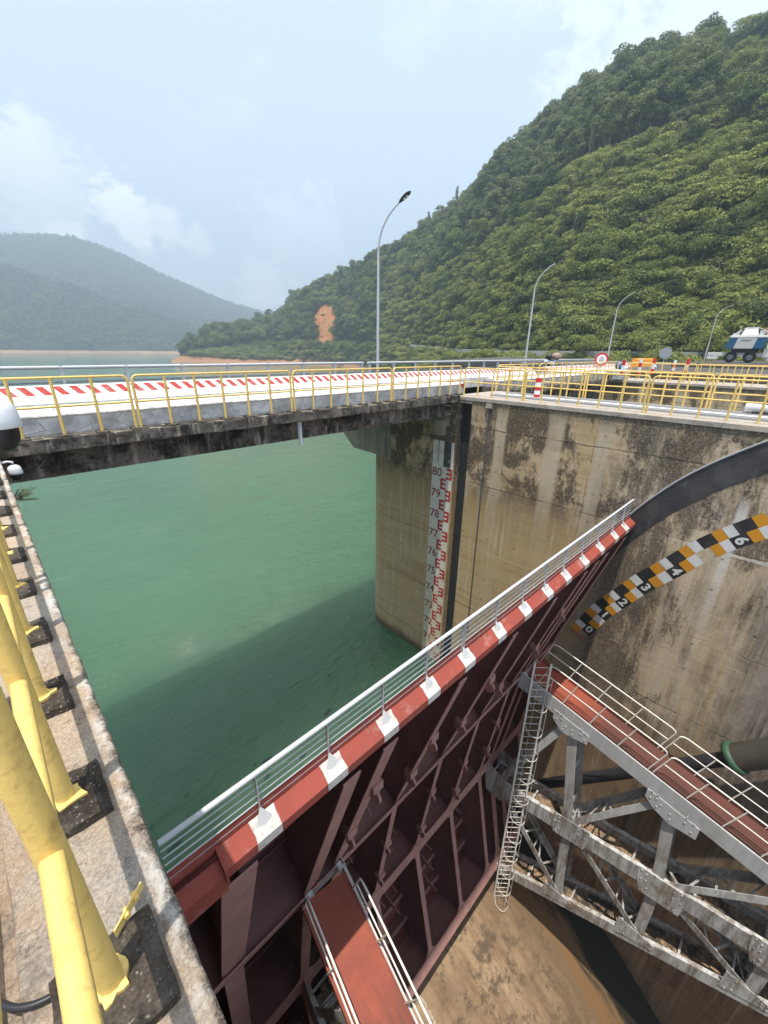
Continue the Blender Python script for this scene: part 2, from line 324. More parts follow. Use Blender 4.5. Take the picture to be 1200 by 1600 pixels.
def parapet_white():
    t=NT('whitewashed_parapet'); x=t.xyz(); n=t.noise(2.4,9,.72); f=t.noise(26,6,.75); v=t.noise(1,6,.7,sc3=(7,7,1.1))
    gz=t.ramp(t.math('ADD',x[2],t.math('MULTIPLY',t.math('SUBTRACT',n,.5),.10)),-1.30,-1.255,0,1)
    c=t.mix(gz,t.mix(t.ramp(n,.40,.62),(.30,.305,.31),(.56,.57,.58)),t.mix(t.ramp(n,.4,.75),(.74,.72,.69),(.58,.54,.49)))
    crk=t.math('MULTIPLY',t.line(t.math('ADD',x[2],t.math('MULTIPLY',t.math('SUBTRACT',n,.5),.12)),-1.285,.032),t.ramp(f,.35,.6,.25,1)); crk=t.maxi(crk,t.math('MULTIPLY',t.ramp(t.voro(1.1,sc3=(1,1,2.2),feature='DISTANCE_TO_EDGE'),.0,.018,1,0),t.ramp(n,.42,.55)))
    pits=t.math('MULTIPLY',t.ramp(t.math('ADD',t.voro(9),t.math('MULTIPLY',f,.12)),.13,.20,1,0),t.ramp(x[2],-1.33,-1.30,1,0)); stn=t.math('MULTIPLY',t.ramp(v,.58,.7,0,.6),t.ramp(x[2],-1.66,-1.35,1,.2))
    c=t.mix(stn,c,(.27,.25,.22)); c=t.mix(t.math('MULTIPLY',t.maxi(crk,pits),.8),c,(.08,.07,.065))
    low=t.ramp(t.math('ADD',x[2],t.math('MULTIPLY',n,.06)),-1.63,-1.57,.85,0); c=t.mix(low,c,(.17,.14,.11)); c=t.mix(t.math('MULTIPLY',t.ramp(t.noise(4.5,9,.8,loc=(2,2,6)),.52,.64),.55),c,(.26,.235,.21))
    return t.out(c,.9,0,t.bump(t.math('ADD',n,f),.4,.02),.2)
M['parapet']=parapet_white()
def asphalt():
    t=NT('asphalt'); n=t.noise(1.2,6,.6); f=t.noise(90,4,.7)
    return t.out(t.mix(t.ramp(n,.3,.7),t.mix(t.ramp(f,.3,.7),(.045,.044,.042),(.085,.082,.078)),(.11,.10,.092)),.9,0,t.bump(f,.4,.01))
M['asphalt']=asphalt()
def floor_mat():
    t=NT('wet_stained_spillway_floor'); x=t.xyz(); X,Y=x[0],x[1]
    n=t.noise(.5,9,.72); n2=t.noise(1.6,11,.8,loc=(4,4,1)); fl=t.noise(1,9,.76,sc3=(2.2,.30,.30)); f=t.noise(26,6,.78)
    c=t.mix(t.ramp(n,.36,.64),(.22,.145,.088),(.41,.29,.175)); c=t.mix(t.ramp(fl,.44,.62,0,.75),c,(.17,.105,.058))
    c=t.mix(t.ramp(t.math('ADD',n2,t.math('MULTIPLY',n,.4)),.70,.80,0,.85),c,(.085,.062,.042)); c=t.mix(t.ramp(f,.50,.72,0,.45),c,(.10,.068,.04))
    c=t.mix(t.ramp(n2,.24,.36,.55,0),c,(.50,.38,.25))
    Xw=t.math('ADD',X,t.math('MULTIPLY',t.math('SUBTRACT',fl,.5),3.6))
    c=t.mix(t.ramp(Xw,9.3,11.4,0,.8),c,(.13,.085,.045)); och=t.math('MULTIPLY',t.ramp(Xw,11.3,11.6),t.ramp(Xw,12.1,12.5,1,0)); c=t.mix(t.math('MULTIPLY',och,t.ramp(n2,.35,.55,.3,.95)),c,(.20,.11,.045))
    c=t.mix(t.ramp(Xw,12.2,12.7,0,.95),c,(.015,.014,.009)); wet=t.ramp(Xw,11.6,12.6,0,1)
    crk=t.math('MULTIPLY',t.line(t.math('ADD',X,t.math('MULTIPLY',n2,.6)),6.4,.05),t.ramp(n,.36,.5)); c=t.mix(t.math('MULTIPLY',crk,.7),c,(.55,.48,.40))
    return t.out(c,t.ramp(wet,0,1,.85,.42),0,t.bump(t.math('ADD',f,n2),.5,.035),.3)
M['floor']=floor_mat()
SKYS,SUNE,EXPO,HAZE,SKYV,CLV=.15,4.0,.97,.00055,4.9,8.0
# ------------------------------------------------------------------ piers
WALLX=14.1; PTOP=-1.66
def pier(x0,x1,label,slot=True,nose=14.35,y_end=-34):
    r=(x1-x0)/2; cx=(x0+x1)/2
    pl=[(x1,y_end),(x1,10.45),(x0,10.45)]
    if slot: pl+=[(x0,10.05),(x0+.42,10.05),(x0+.42,9.42),(x0,9.42)]
    pl+=[(x0,y_end)]
    mb=MB().prism(pl,'z',-46,PTOP-.16)
    nose_pl=[(x1-.003,10.452),(x1-.003,nose)]+[(cx+(r-.003)*math.cos(a),nose+r*math.sin(a)) for a in np.linspace(0,math.pi,17)[1:-1]]+[(x0+.003,nose),(x0+.003,10.452)]
    mb.prism(nose_pl,'z',-46,-2.95)
    root=mb.build('bridge_pier',M['wall'])
    tag(root,label,'pier')
    # cap slab along the top edge, wavy worn edge
    cb=MB(); ys=np.arange(y_end,10.45,.25); xs=[x0-.03,x0+.02,x0+.35,cx,x1-.35,x1-.02,x1+.03]
    zz=[PTOP-.03,PTOP,PTOP,PTOP,PTOP,PTOP,PTOP-.03]
    vs=[];fs=[];n=len(xs)
    for y in ys:
        for i,(x,z) in enumerate(zip(xs,zz)):
            e=mnoise.noise(Vector((x*3,y*1.7,0)))*.018 if i in (0,1,n-2,n-1) else 0
            vs.append((x+e,y,z+mnoise.noise(Vector((x,y,5)))*.006))
        vs.append((x1+.03,y,PTOP-.157)); vs.append((x0-.03,y,PTOP-.157))
    k=n+2
    for j in range(len(ys)-1):
        for i in range(k): fs.append((j*k+i,j*k+(i+1)%k,(j+1)*k+(i+1)%k,(j+1)*k+i))
    fs.append(tuple(range(k-1,-1,-1))); fs.append(tuple((len(ys)-1)*k+i for i in range(k)))
    cb.add(vs,fs); cb.build('cap_slab',M['piertop'],root)
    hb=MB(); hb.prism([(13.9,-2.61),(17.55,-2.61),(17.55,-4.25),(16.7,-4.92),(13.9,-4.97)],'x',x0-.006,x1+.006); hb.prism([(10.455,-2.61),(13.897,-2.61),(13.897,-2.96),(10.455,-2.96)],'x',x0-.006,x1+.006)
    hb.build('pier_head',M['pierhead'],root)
    if slot:
        MB().box(x0+.30,x0+.417,9.44,10.03,-16,-1.95).build('slot_lining',M['black'],root)
        MB().box(x0+.02,x0+.40,9.423,10.047,-1.95,-1.83).build('slot_lintel',M['piertop'],root)
        b=MB().box(x0-.26,x0-.007,10.62,11.05,-3.35,-2.7); b.build('bearing_block',M['pierhead'],root)
    return root
rp=pier(14.1,17.2,'tall weathered concrete pier carrying the water gauge and striped opening scale')
pp=MB()                                             # dark tube standing for the shadow gap up the wall, seal plate arc
pp.tube([(14.075,8.62,-2.05),(14.075,8.60,-5),(14.075,8.57,-12.5)],.03,8)
pp.build('shadow_line',M['shadow_line'],rp)
MB().box(14.0,14.095,8.5,8.75,-2.02,-1.86).build('shadow_line_cap',M['piertop'],rp)
arc_u=[tuple(onX(px,py,14.09)[1:]) for px,py in ((966,826),(988,802),(1025,774.5),(1060,752),(1100,731),(1141,713),(1200,690),(1270,667))]+[(-1.6,-1.72)]
arc_l=[(-3.0,-1.74),(-1.5,-2.12)]+[tuple(onX(px,py,14.09)[1:]) for px,py in ((1270,714),(1200,737),(1141,760),(1104,775),(1054,800),(1013,826),(967,862),(935,893))]
def smooth(pts,n=6):
    out=[]
    for i in range(len(pts)-1):
        p0=pts[max(i-1,0)];p1=pts[i];p2=pts[i+1];p3=pts[min(i+2,len(pts)-1)]
        for k in range(n):
            t=k/n; out.append(tuple(.5*((2*p1[a])+(-p0[a]+p2[a])*t+(2*p0[a]-5*p1[a]+4*p2[a]-p3[a])*t*t+(-p0[a]+3*p1[a]-3*p2[a]+p3[a])*t**3) for a in range(2)))
    out.append(pts[-1]); return out
sp=MB(); U=smooth(arc_u); L=smooth(arc_l)
sp.prism(U+L,'x',14.088,14.12); o=sp.build('seal_plate',M['seal'],rp)
lip=MB(); lip.tube([(14.085,y,z+.03) for y,z in U[5:]],.032,6); lip.build('seal_rim',M['greypost'],rp)
# left pier (the one the photographer stands on)
LTOP=-1.55
lp=MB().prism([(.05,-34),(.05,10.45),(-3.1,10.45),(-3.1,-34)],'z',-46,LTOP-.36).build('bridge_pier',M['wall'])
tag(lp,'near concrete pier with gritty ledge, groove and square plinths under yellow railing','pier')
prof=[(-3.12,0),(-1.6,0),(-.9,0),(-.6,0),(-.45,0),(-.345,0),(-.335,-.006),(-.328,-.035),(-.302,-.035),(-.295,-.006),(-.285,0),(-.2,0),(-.12,0),(-.05,0),(-.01,0),(.025,0),(.048,-.001),(.058,-.005),(.0635,-.014),(.065,-.04),(.063,-.2),(.06,-.355),(-3.12,-.355)]
ys=np.concatenate([np.arange(-6,.1,.4),np.arange(.1,4,.022),np.arange(4,10.4,.08)])
cb=MB(); vs=[];fs=[];k=len(prof)
for y in ys:
    for i,(x,dz) in enumerate(prof):
        v=Vector((x*9,y*9,0)); g=mnoise.noise(v)*.004+mnoise.noise(v*3.3)*.0025; e=0
        if 15<=i<=21: e=mnoise.noise(Vector((y*4,3,i*.1)))*.004+mnoise.noise(Vector((y*16,7,i*.2)))*.004+mnoise.noise(Vector((y*45,9,i*.3)))*.003
        if 6<=i<=9: e=mnoise.noise(Vector((y*3,3,1)))*.012
        vs.append((x+e,y,LTOP+dz+(g if i<20 else 0)))
for j in range(len(ys)-1):
    for i in range(k): fs.append((j*k+i,j*k+(i+1)%k,(j+1)*k+(i+1)%k,(j+1)*k+i))
fs.append(tuple((len(ys)-1)*k+i for i in range(k)))
cb.add(vs,fs); cb.build('ledge',M['ledge'],lp)
def rough_block(x0,x1,y0,y1,z0,z1,amp,seed,mat,name,parent,n=14):
    mb=MB(); vs=[];fs=[]
    for j in range(n+1):
        for i in range(n+1):
            u=i/n; w=j/n; edge=min(i,n-i,j,n-j); zz=z1-(.012 if edge==0 else 0)+mnoise.noise(Vector((u*4+seed,w*4,seed)))*amp
            x=x0+(x1-x0)*u+mnoise.noise(Vector((u*3,w*3,seed+4)))*amp*(1.4 if edge==0 else .3); y=y0+(y1-y0)*w+mnoise.noise(Vector((u*3,w*3,seed+9)))*amp*(1.4 if edge==0 else .3)
            vs.append((x,y,zz))
    for j in range(n):
        for i in range(n): a=j*(n+1)+i; fs.append((a,a+1,a+n+2,a+n+1))
    ring=[i for i in range(n+1)]+[j*(n+1)+n for j in range(1,n+1)]+[n*(n+1)+i for i in range(n-1,-1,-1)]+[j*(n+1) for j in range(n-1,0,-1)]
    b=len(vs); vs+= [(vs[i][0],vs[i][1],z0) for i in ring]; m=len(ring)
    for i in range(m): fs.append((ring[i],b+i,b+(i+1)%m,ring[(i+1)%m]))
    mb.add(vs,fs); return mb.build(name,mat,parent)
PITCH=.64; NY0=.85
for i in range(-1,12):
    y=NY0+PITCH*i
    rough_block(-.235,.0+random.uniform(-.02,.01),y-.13,y+.115,LTOP-.01,LTOP+.045,.008,i*3.1,M['plinth'],'plinth',lp)
    sb=MB(); a0=random.uniform(0,6); n=22
    if i<7:
        rim=[]; c=Vector((-.118,y,LTOP+.058))
        for q in range(n):
            a=2*math.pi*q/n; rr=.036+.020*max(0,mnoise.noise(Vector((math.cos(a)*1.6+i*5,math.sin(a)*1.6,i))))*2.2+.012*max(0,math.sin(a+a0))
            rim.append((c.x+rr*math.cos(a),c.y+rr*math.sin(a),c.z-.004+mnoise.noise(Vector((q*.6,i,2)))*.004))
        sb.add([tuple(c)]+rim,[(0,1+q,1+(q+1)%n) for q in range(n)]); sb.add([(p[0],p[1],p[2]-.02) for p in rim]+rim,[(q,(q+1)%n,n+(q+1)%n,n+q) for q in range(n)])
        sb.build('paint_drip',M['yellow'],lp)
bk=MB(); bk.bar((-.085,.93,LTOP+.072),(.0,1.0,LTOP+.075),.004,.03); bk.tube([(-.05,.945,LTOP+.075),(-.05,.972,LTOP+.075)],.008,6); bk.tube([(-.02,.97,LTOP+.077),(-.025,.995,LTOP+.077)],.008,6)
bk.build('tie_strap',M['yellow'],lp)
# next pier / abutment side
np_=pier(31.35,34.5,'farther concrete pier beyond the next bay, seen behind the yellow railings',slot=False)

# ------------------------------------------------------------------ bridge spans, road, parapet, barrier
def span(x0,x1,label):
    sb=MB(); n=int((x1-x0)/.18); vs=[];fs=[]
    prof=[(10.0,-1.66),(10.45,-1.655),(10.45,-1.92),(10.42,-1.96),(10.05,-1.925),(9.995,-1.90)]
    for i in range(n+1):
        x=x0+(x1-x0)*i/n
        for q,(y,z) in enumerate(prof):
            e=mnoise.noise(Vector((x*2.3,q*.7,1)))*.018+mnoise.noise(Vector((x*7,q,3)))*.010 if q in (0,4,5) else 0
            vs.append((x,y+e,z+(e*.8 if q!=0 else e*.35)))
    k=len(prof)
    for i in range(n):
        for q in range(k): fs.append((i*k+q,i*k+(q+1)%k,(i+1)*k+(q+1)%k,(i+1)*k+q))
    fs.append(tuple(range(k-1,-1,-1))); fs.append(tuple(n*k+q for q in range(k)))
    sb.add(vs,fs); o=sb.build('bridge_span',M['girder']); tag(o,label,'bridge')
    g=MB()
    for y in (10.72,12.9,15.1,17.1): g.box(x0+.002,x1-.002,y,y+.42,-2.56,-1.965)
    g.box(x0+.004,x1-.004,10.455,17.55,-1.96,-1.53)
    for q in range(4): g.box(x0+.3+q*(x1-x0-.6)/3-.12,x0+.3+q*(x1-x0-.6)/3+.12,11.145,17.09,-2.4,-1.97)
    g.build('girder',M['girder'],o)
    for i in range(int((x1-x0)/PITCH)+2):
        x=XP0+PITCH*.0+i*PITCH
    return o
XP0=2.5-3.93
s1=span(-2.9,14.06,'long bridge span over the bay with black-stained concrete girder')
s2=span(17.25,31.3,'bridge span over the next bay, half hidden behind yellow railings')
MB().tube([(6.68,10.38,-1.9),(6.68,10.36,-2.66)],.062,12).build('drain_pipe',M['whiteplastic'],s1)
def parapet(x0,x1):
    pr=[(10.36,-1.665),(10.36,-1.285),(10.385,-1.262),(10.74,-1.15),(10.98,-1.142),(10.98,-1.52)]
    return MB().prism([(y,z) for y,z in pr],'x',x0,x1)
pw=parapet(-2.9,14.86).build('parapet_kerb',M['parapet']); tag(pw,'whitewashed concrete kerb wall along the bridge with cracked grey face','parapet')
tri=MB(); tri.add([(14.45,10.355,-1.24),(14.82,10.355,-1.24),(14.72,10.355,-1.46)],[(0,1,2)]); tri.add([(14.0,10.62,-1.178),(14.855,10.62,-1.178),(14.855,10.70,-1.154),(14.0,10.70,-1.154)],[(0,1,2,3)])
tri.build('red_marking',M['red'],pw)
pw2=parapet(17.3,31.4).build('parapet_kerb',M['parapet']); tag(pw2,'pale kerb wall along the farther bridge span beyond the pier','parapet')
def barrier(x0,x1):
    pr=[(11.06,-1.52),(11.06,-1.11),(11.20,-.995),(11.235,-.965),(11.36,-.80),(11.40,-.785),(11.58,-.785),(11.62,-.81),(11.72,-1.52)]
    return MB().prism(pr,'x',x0,x1)
b1=barrier(-2.9,22.5).build('traffic_barrier',M['stripes']); tag(b1,'long white concrete barrier with slanted red stripes along the near road edge','barrier')
b2=barrier(24.2,46).build('traffic_barrier',M['stripes']); tag(b2,'red-striped white barrier past the parked motorbike','barrier')
road=MB().box(-12,75,11.73,17.6,-1.53,-1.262).build('road',M['asphalt']); tag(road,kind='structure')

# grey handrail on the far side of the road
def handrail(x0,posts,x1,label):
    r=MB(); r.tube([(x0,17.25,-.64),(x1,17.25,-.64)],.055,10); o=r.build('steel_handrail',M['galv']); tag(o,label,'handrail')
    MB().tube([(x0,17.28,-1.09),(x1,17.28,-1.09)],.03,8).build('lower_rail',M['greypost'],o)
    for x in posts:
        p=MB(); p.prism([(17.2,-1.26),(17.32,-1.26),(17.31,-.66),(17.27,-.575),(17.21,-.575)],'x',x-.05,x+.05); p.build('post',M['galv'],o)
    return o
handrail(-8,[-6.75,-4.95,-3.15,-1.35,.45,2.28,4.15,6.02,7.85,9.70,11.52,13.37,15.18],15.3,'grey steel handrail across the bridge on the lake side')
handrail(15.6,[15.75]+[17.6+1.85*i for i in range(17)],48.5,'grey steel handrail continuing right along the lake side past the tall lamp')

# ------------------------------------------------------------------ yellow railing panels
def make_panel(n, label, group=None, h=1.06, mid=.53):
    L=n*PITCH; root=empty('railing_panel'); c=.11
    pts=[(0,0,h-c)]+[(c-c*math.cos(a),0,h-c+c*math.sin(a)) for a in np.linspace(.2,math.pi/2,5)]+[(L-c+c*math.sin(a),0,h-c+c*math.cos(a)) for a in np.linspace(0,math.pi/2-.2,5)]+[(L,0,h-c)]
    MB().tube(pts,.0245,10).build('top_rail',M['yellow'],root)
    m=MB()
    for i in range(n): m.tube([(i*PITCH+.02,0,mid),((i+1)*PITCH-.02,0,mid)],.0225,10)
    m.build('mid_rail',M['yellow'],root)
    for i in range(n+1):
        top=h-c if i in (0,n) else h-.02
        p=MB().tube([(0,0,0),(0,0,top)],.029,12).build('post',M['yellow'],root,(i*PITCH,0,0))
    tag(root,label,'railing',group); return root
RAILS='yellow pipe railing panels round the bays'
protos={}
def place_panel(n,x,y,z,rz,label,grp=RAILS):
    if n not in protos: o=protos[n]=make_panel(n,label,grp)
    else: o=copy_tree(protos[n]); o['label']=label
    o.location=(x,y,z); o.rotation_euler=(0,0,rz); return o
H=math.pi/2
for i,lab in enumerate(['yellow railing panel on the bridge, farthest left, half behind the white dome camera','second yellow railing panel from the left on the bridge','third yellow railing panel from the left on the bridge','fourth yellow railing panel on the bridge, above the dark girder end']):
    place_panel(6,XP0+3.93*i,10.16,-1.615,0,lab)
for i in range(4):
    for k in range(1,7) if i else range(7):
        x=XP0+3.93*i+k*PITCH; w_=.16 if k==6 and i<3 else .11
        rough_block(x-.11,x-.11+2*w_,10.03,10.30,-1.67,-1.613,.008,i*7+k*1.7,M['plinth'],'plinth',s1,6)
NEAR_LAB='closest yellow railing panel, thick pipes over the gritty ledge by the camera'
o=place_panel(6,-.118,NY0-2*PITCH,LTOP+.05,H,NEAR_LAB)
place_panel(6,-.118,NY0+4*PITCH+.09,LTOP+.05,H,'yellow railing panel farther along the near ledge at the left edge')
ZR=PTOP-.01
place_panel(4,14.27,7.42,ZR,H,'short yellow railing panel at the corner where the bridge meets the pier')
place_panel(6,14.27,3.52,ZR,H,'long yellow railing panel over the top of the big wall, nearest the red-white post')
place_panel(6,14.27,-.41,ZR,H,'yellow railing panel over the big wall, cut by the right edge')
place_panel(6,14.27,-4.34,ZR,H,'yellow railing panel over the big wall beyond the right edge')
for i,y in enumerate((6.35,2.42,-1.51,-5.44)):
    place_panel(6,17.0,y,ZR,H,['yellow railing panel on the far side of the big pier, left end','yellow railing panel on the far side of the big pier, middle','yellow railing panel on the far side of the big pier, right end','yellow railing panel on the far side of the big pier beyond the frame'][i])
for i in range(4): place_panel(6,17.0+3.93*i,10.16,-1.615,0,['first','second','third','last'][i]+' yellow railing panel along the next bridge span behind the pier railings')
for i,y in enumerate((6.0,2.07,-1.86,-5.79,-9.72)):
    place_panel(6,31.5,y,ZR,H,['first','second','third','fourth','fifth'][i]+' yellow railing panel from the road along the farther pier')
for i,y in enumerate((6.0,2.07,-1.86,-5.79,-9.72)):
    place_panel(6,34.4,y,ZR,H,['first','second','third','fourth','fifth'][i]+' yellow railing panel from the road on the far edge of the farther pier')

# ------------------------------------------------------------------ water gauge on the pier
def gauge_white():
    t=NT('gauge_board_white'); x=t.xyz(); n=t.noise(2.2,8,.7); hb=t.noise(1,5,.7,sc3=(1,.3,5))
    lowf=t.ramp(x[2],-14,-7,.9,.25); c=t.mix(t.math('MULTIPLY',lowf,t.ramp(hb,.35,.6,.3,1)),(.66,.65,.60),(.55,.43,.24))
    c=t.mix(t.ramp(n,.55,.72,0,.5),c,(.34,.29,.20))
    top=t.math('MULTIPLY',t.ramp(x[2],-4.78,-4.72),t.ramp(x[1],10.42,10.40)); top2=t.math('MULTIPLY',t.ramp(x[1],10.66,10.64),t.ramp(x[1],10.26,10.28)); 
    m=t.math('MULTIPLY',t.ramp(x[2],-4.8,-4.7),t.math('MULTIPLY',top2,t.ramp(n,.30,.44))); c=t.mix(t.math('MULTIPLY',m,.95),c,(.03,.028,.026))
    m2=t.math('MULTIPLY',t.ramp(x[2],-4.62,-4.58),t.math('MULTIPLY',t.ramp(x[1],11.0,10.99),t.ramp(x[1],10.90,10.91))); c=t.mix(t.math('MULTIPLY',m2,.75),c,(.22,.21,.20))
    return t.out(c,.75,0,t.bump(n,.2,.01))
GX=14.1
gb=MB().box(GX-.008,GX+.02,10.13,11.25,-15.9,-3.62).build('water_gauge',gauge_white())
tag(gb,'tall white water level gauge with red E marks and numbers on the pier','gauge')
def zlev(n): return -(85.03-n)
eb=MB()
def emark(yb,yt,zc,fx):
    w=.1; h=.5
    eb.box(fx-.004,fx,min(yb,yb+(.10 if yt>yb else -.10)),max(yb,yb+(.10 if yt>yb else -.10)),zc-h/2,zc+h/2)
    y0=yb+(.10 if yt>yb else -.10)
    for dz in (-.2,0,.2): eb.box(fx-.004,fx,min(y0,yt),max(y0,yt),zc+dz-.05,zc+dz+.05)
fx=GX-.009
for n in range(70,81):
    emark(10.14,10.44,zlev(n),fx); emark(10.74,10.44,zlev(n)-.5,fx)
eb.build('e_mark',M['signred'] if False else paint('gauge_red',(.40,.035,.03),.6,(.25,.12,.07),.4,4),gb)
for n in range(70,81):
    text_mb(str(n),.55,(fx,10.96,zlev(n)-.02),(0,-1,0),(0,0,1),.012).build('numeral',M['digit'],gb)
text_mb('36',.5,(fx,10.97,-4.05),(0,-1,0),(0,0,1),-.012).build('numeral',paint('worn_numeral',(.36,.25,.23),.7,(.5,.45,.40),.9,9),gb)

# ------------------------------------------------------------------ black/orange/white opening scale
mid=[(3.95,-9.98),(3.66,-9.38),(3.28,-8.53),(2.83,-7.79),(2.32,-6.96),(1.67,-6.09),(1.10,-5.30),(.48,-4.62),(-.24,-3.97),(-1.05,-3.36)]
cen=smooth([(a[0],a[1]) for a in mid],8)
P=[Vector((p[0],p[1])) for p in cen]; s=[0]
for a,b in zip(P,P[1:]): s.append(s[-1]+(b-a).length)
def along(t):
    for i in range(len(P)-1):
        if s[i+1]>=t or i==len(P)-2:
            f=(t-s[i])/(s[i+1]-s[i]); d=(P[i+1]-P[i]).normalized(); return P[i].lerp(P[i+1],f),d
nums=[(3.52,-9.45),(3.14,-8.60),(2.70,-7.88),(2.19,-7.06),(1.55,-6.20),(.98,-5.42),(.37,-4.74),(-.35,-4.10)]
def par(pt): return min(((Vector(pt)-along(q*.01)[0]).length,q*.01) for q in range(int(s[-1]*100)))[1]
tn=[par(p) for p in nums]
HW=.33
SX=GX-.004
sc=empty('opening_scale',(SX,3.8,-9.9)); tag(sc,'black, orange and white chequered gate opening scale painted on the wall','scale')
cells=MB(); CK={'b':0,'o':1,'w':2}
def cell(t0,t1,row,k,skip=None):
    n=3; a=[];b=[]
    for i in range(n+1):
        c,d=along(t0+(t1-t0)*i/n); nr=Vector((d.y,-d.x))
        nr = nr if nr.y<0 else -nr
        a.append(c if row=='bot' else c-nr*HW); b.append(c+nr*HW if row=='bot' else c)
    vs=[(0,p.x-3.8,p.y+9.9) for p in a]+[(0,p.x-3.8,p.y+9.9) for p in b]
    cells.add(vs,[(i,i+1,n+2+i,n+1+i) for i in range(n)],CK[k])
for i in range(len(tn)-1):
    p=tn[i+1]-tn[i]; t0=tn[i]-.22*p
    if i!=5: cell(t0,t0+.44*p,'bot','b')
    cell(t0+.44*p,t0+.72*p,'bot','o')
    cell(t0+.72*p,t0+p,'bot','w')
    cell(t0+.02*p,t0+.29*p,'top','w')
    cell(t0+.29*p,t0+.73*p,'top','b'); cell(t0+.73*p,t0+1.02*p,'top','o')
p=tn[1]-tn[0]; cell(tn[0]-.50*p,tn[0]-.20*p,'top','o')
cells.build('chequer',[M['scaleblack'],M['scaleorange'],M['scalewhite']],sc)
for i,n in enumerate('0123456'):
    if n=='5': continue
    c,d=along(tn[i]); nr=Vector((d.y,-d.x)); nr=nr if nr.y<0 else -nr; q=c+nr*HW*.5
    text_mb(n,.40,(-.003,q.x-3.8,q.y+9.9),(0,nr.x,nr.y),(0,d.x,d.y),.035,.002).build('numeral',M['scalewhite'],sc)
c,d=along(tn[0]-.5*p); nr=Vector((d.y,-d.x)); nr=nr if nr.y<0 else -nr
q=c-d*.02; MB().bar((-.004,q.x-3.8+.25,q.y+9.9+.12),(-.004,q.x-3.8-.30,q.y+9.9-.14),.012,.03,(1,0,0)).build('zero_line',M['signred'],sc)

# ------------------------------------------------------------------ the radial gate
TY,TZ=-9.7,-14.6; RS=16.0; GX0,GX1=.16,13.98
def pol(r,th,x=0): return (x,TY+r*math.cos(th),TZ+r*math.sin(th))
TH_T=math.asin((-4.93-TZ)/RS); TH_B=math.asin((-21.1-TZ)/RS)
def th_of(z,r): return math.asin((z-TZ)/r)
gate=empty('radial_gate',(7.1,4.0,-21)); 
tag(gate,'large dark red radial spillway gate with grey truss arms holding back the lake','gate')
GL=Matrix.Translation((-7.1,-4.0,21))
def gpart(mb,name,mat,parent=None,**k):
    o=mb.build(name,mat,None,**k)
    if parent is None: o.parent=gate; o.matrix_parent_inverse=Matrix.Translation((-7.1,-4.0,21))
    else: o.parent=parent
    return o
sk=MB(); ths=np.linspace(TH_B,TH_T,48); n=len(ths)
vs=[pol(RS,t,x) for t in ths for x in (GX0,GX1)]+[pol(RS+.03,t,x) for t in ths for x in (GX0,GX1)]
fs=[]
for i in range(n-1):
    a=2*i; fs.append((a,a+1,a+3,a+2)); b=2*n+2*i; fs.append((b,b+2,b+3,b+1)); fs.append((a,a+2,b+2,b)); fs.append((a+1,b+1,b+3,a+3))
fs.append((0,2*n,2*n+1,1)); fs.append((2*n-2,2*n-1,4*n-1,4*n-2))
sk.add(vs,fs,0,True); gpart(sk,'skin_plate',M['skinred'])
G=[th_of(-10.15,14.75),th_of(-15.0,14.75),th_of(-19.9,14.75)]
ribx=[(.78,.42),(2.37,.30),(3.10,.30),(4.88,.22),(6.68,.22),(8.5,.22),(10.3,.22),(11.1,.30),(11.82,.30),(13.35,.30)]
RF=14.83
def plate_arc(mb,x,th0,th1,ri0,ri1,ro,t=.02,n=12):
    A=np.linspace(th0,th1,n+1); vs=[]
    for dx in (-t/2,t/2):
        for k,a in enumerate(A): vs.append(pol(ri0+(ri1-ri0)*k/n,a,x+dx)); vs.append(pol(ro,a,x+dx))
    fs=[]; m=2*(n+1)
    for k in range(n):
        a=2*k; fs+= [(a,a+1,a+3,a+2),(m+a,m+a+2,m+a+3,m+a+1),(a,a+2,m+a+2,m+a)]
    mb.add(vs,fs)
def flange_arc(mb,x,th0,th1,r0,r1,w,t=.025,n=10):
    A=np.linspace(th0,th1,n+1); vs=[]
    for k,a in enumerate(A):
        r=r0+(r1-r0)*k/n
        for dr in (-t/2,t/2):
            for dx in (-w/2,w/2): vs.append(pol(r+dr,a,x+dx))
    fs=[]
    for k in range(n):
        a=4*k; b=a+4; fs+=[(a,a+1,b+1,b),(a+2,b+2,b+3,a+3),(a,b,b+2,a+2),(a+1,a+3,b+3,b+1)]
    fs+=[(0,2,3,1),(4*n,4*n+1,4*n+3,4*n+2)]
    mb.add(vs,fs)
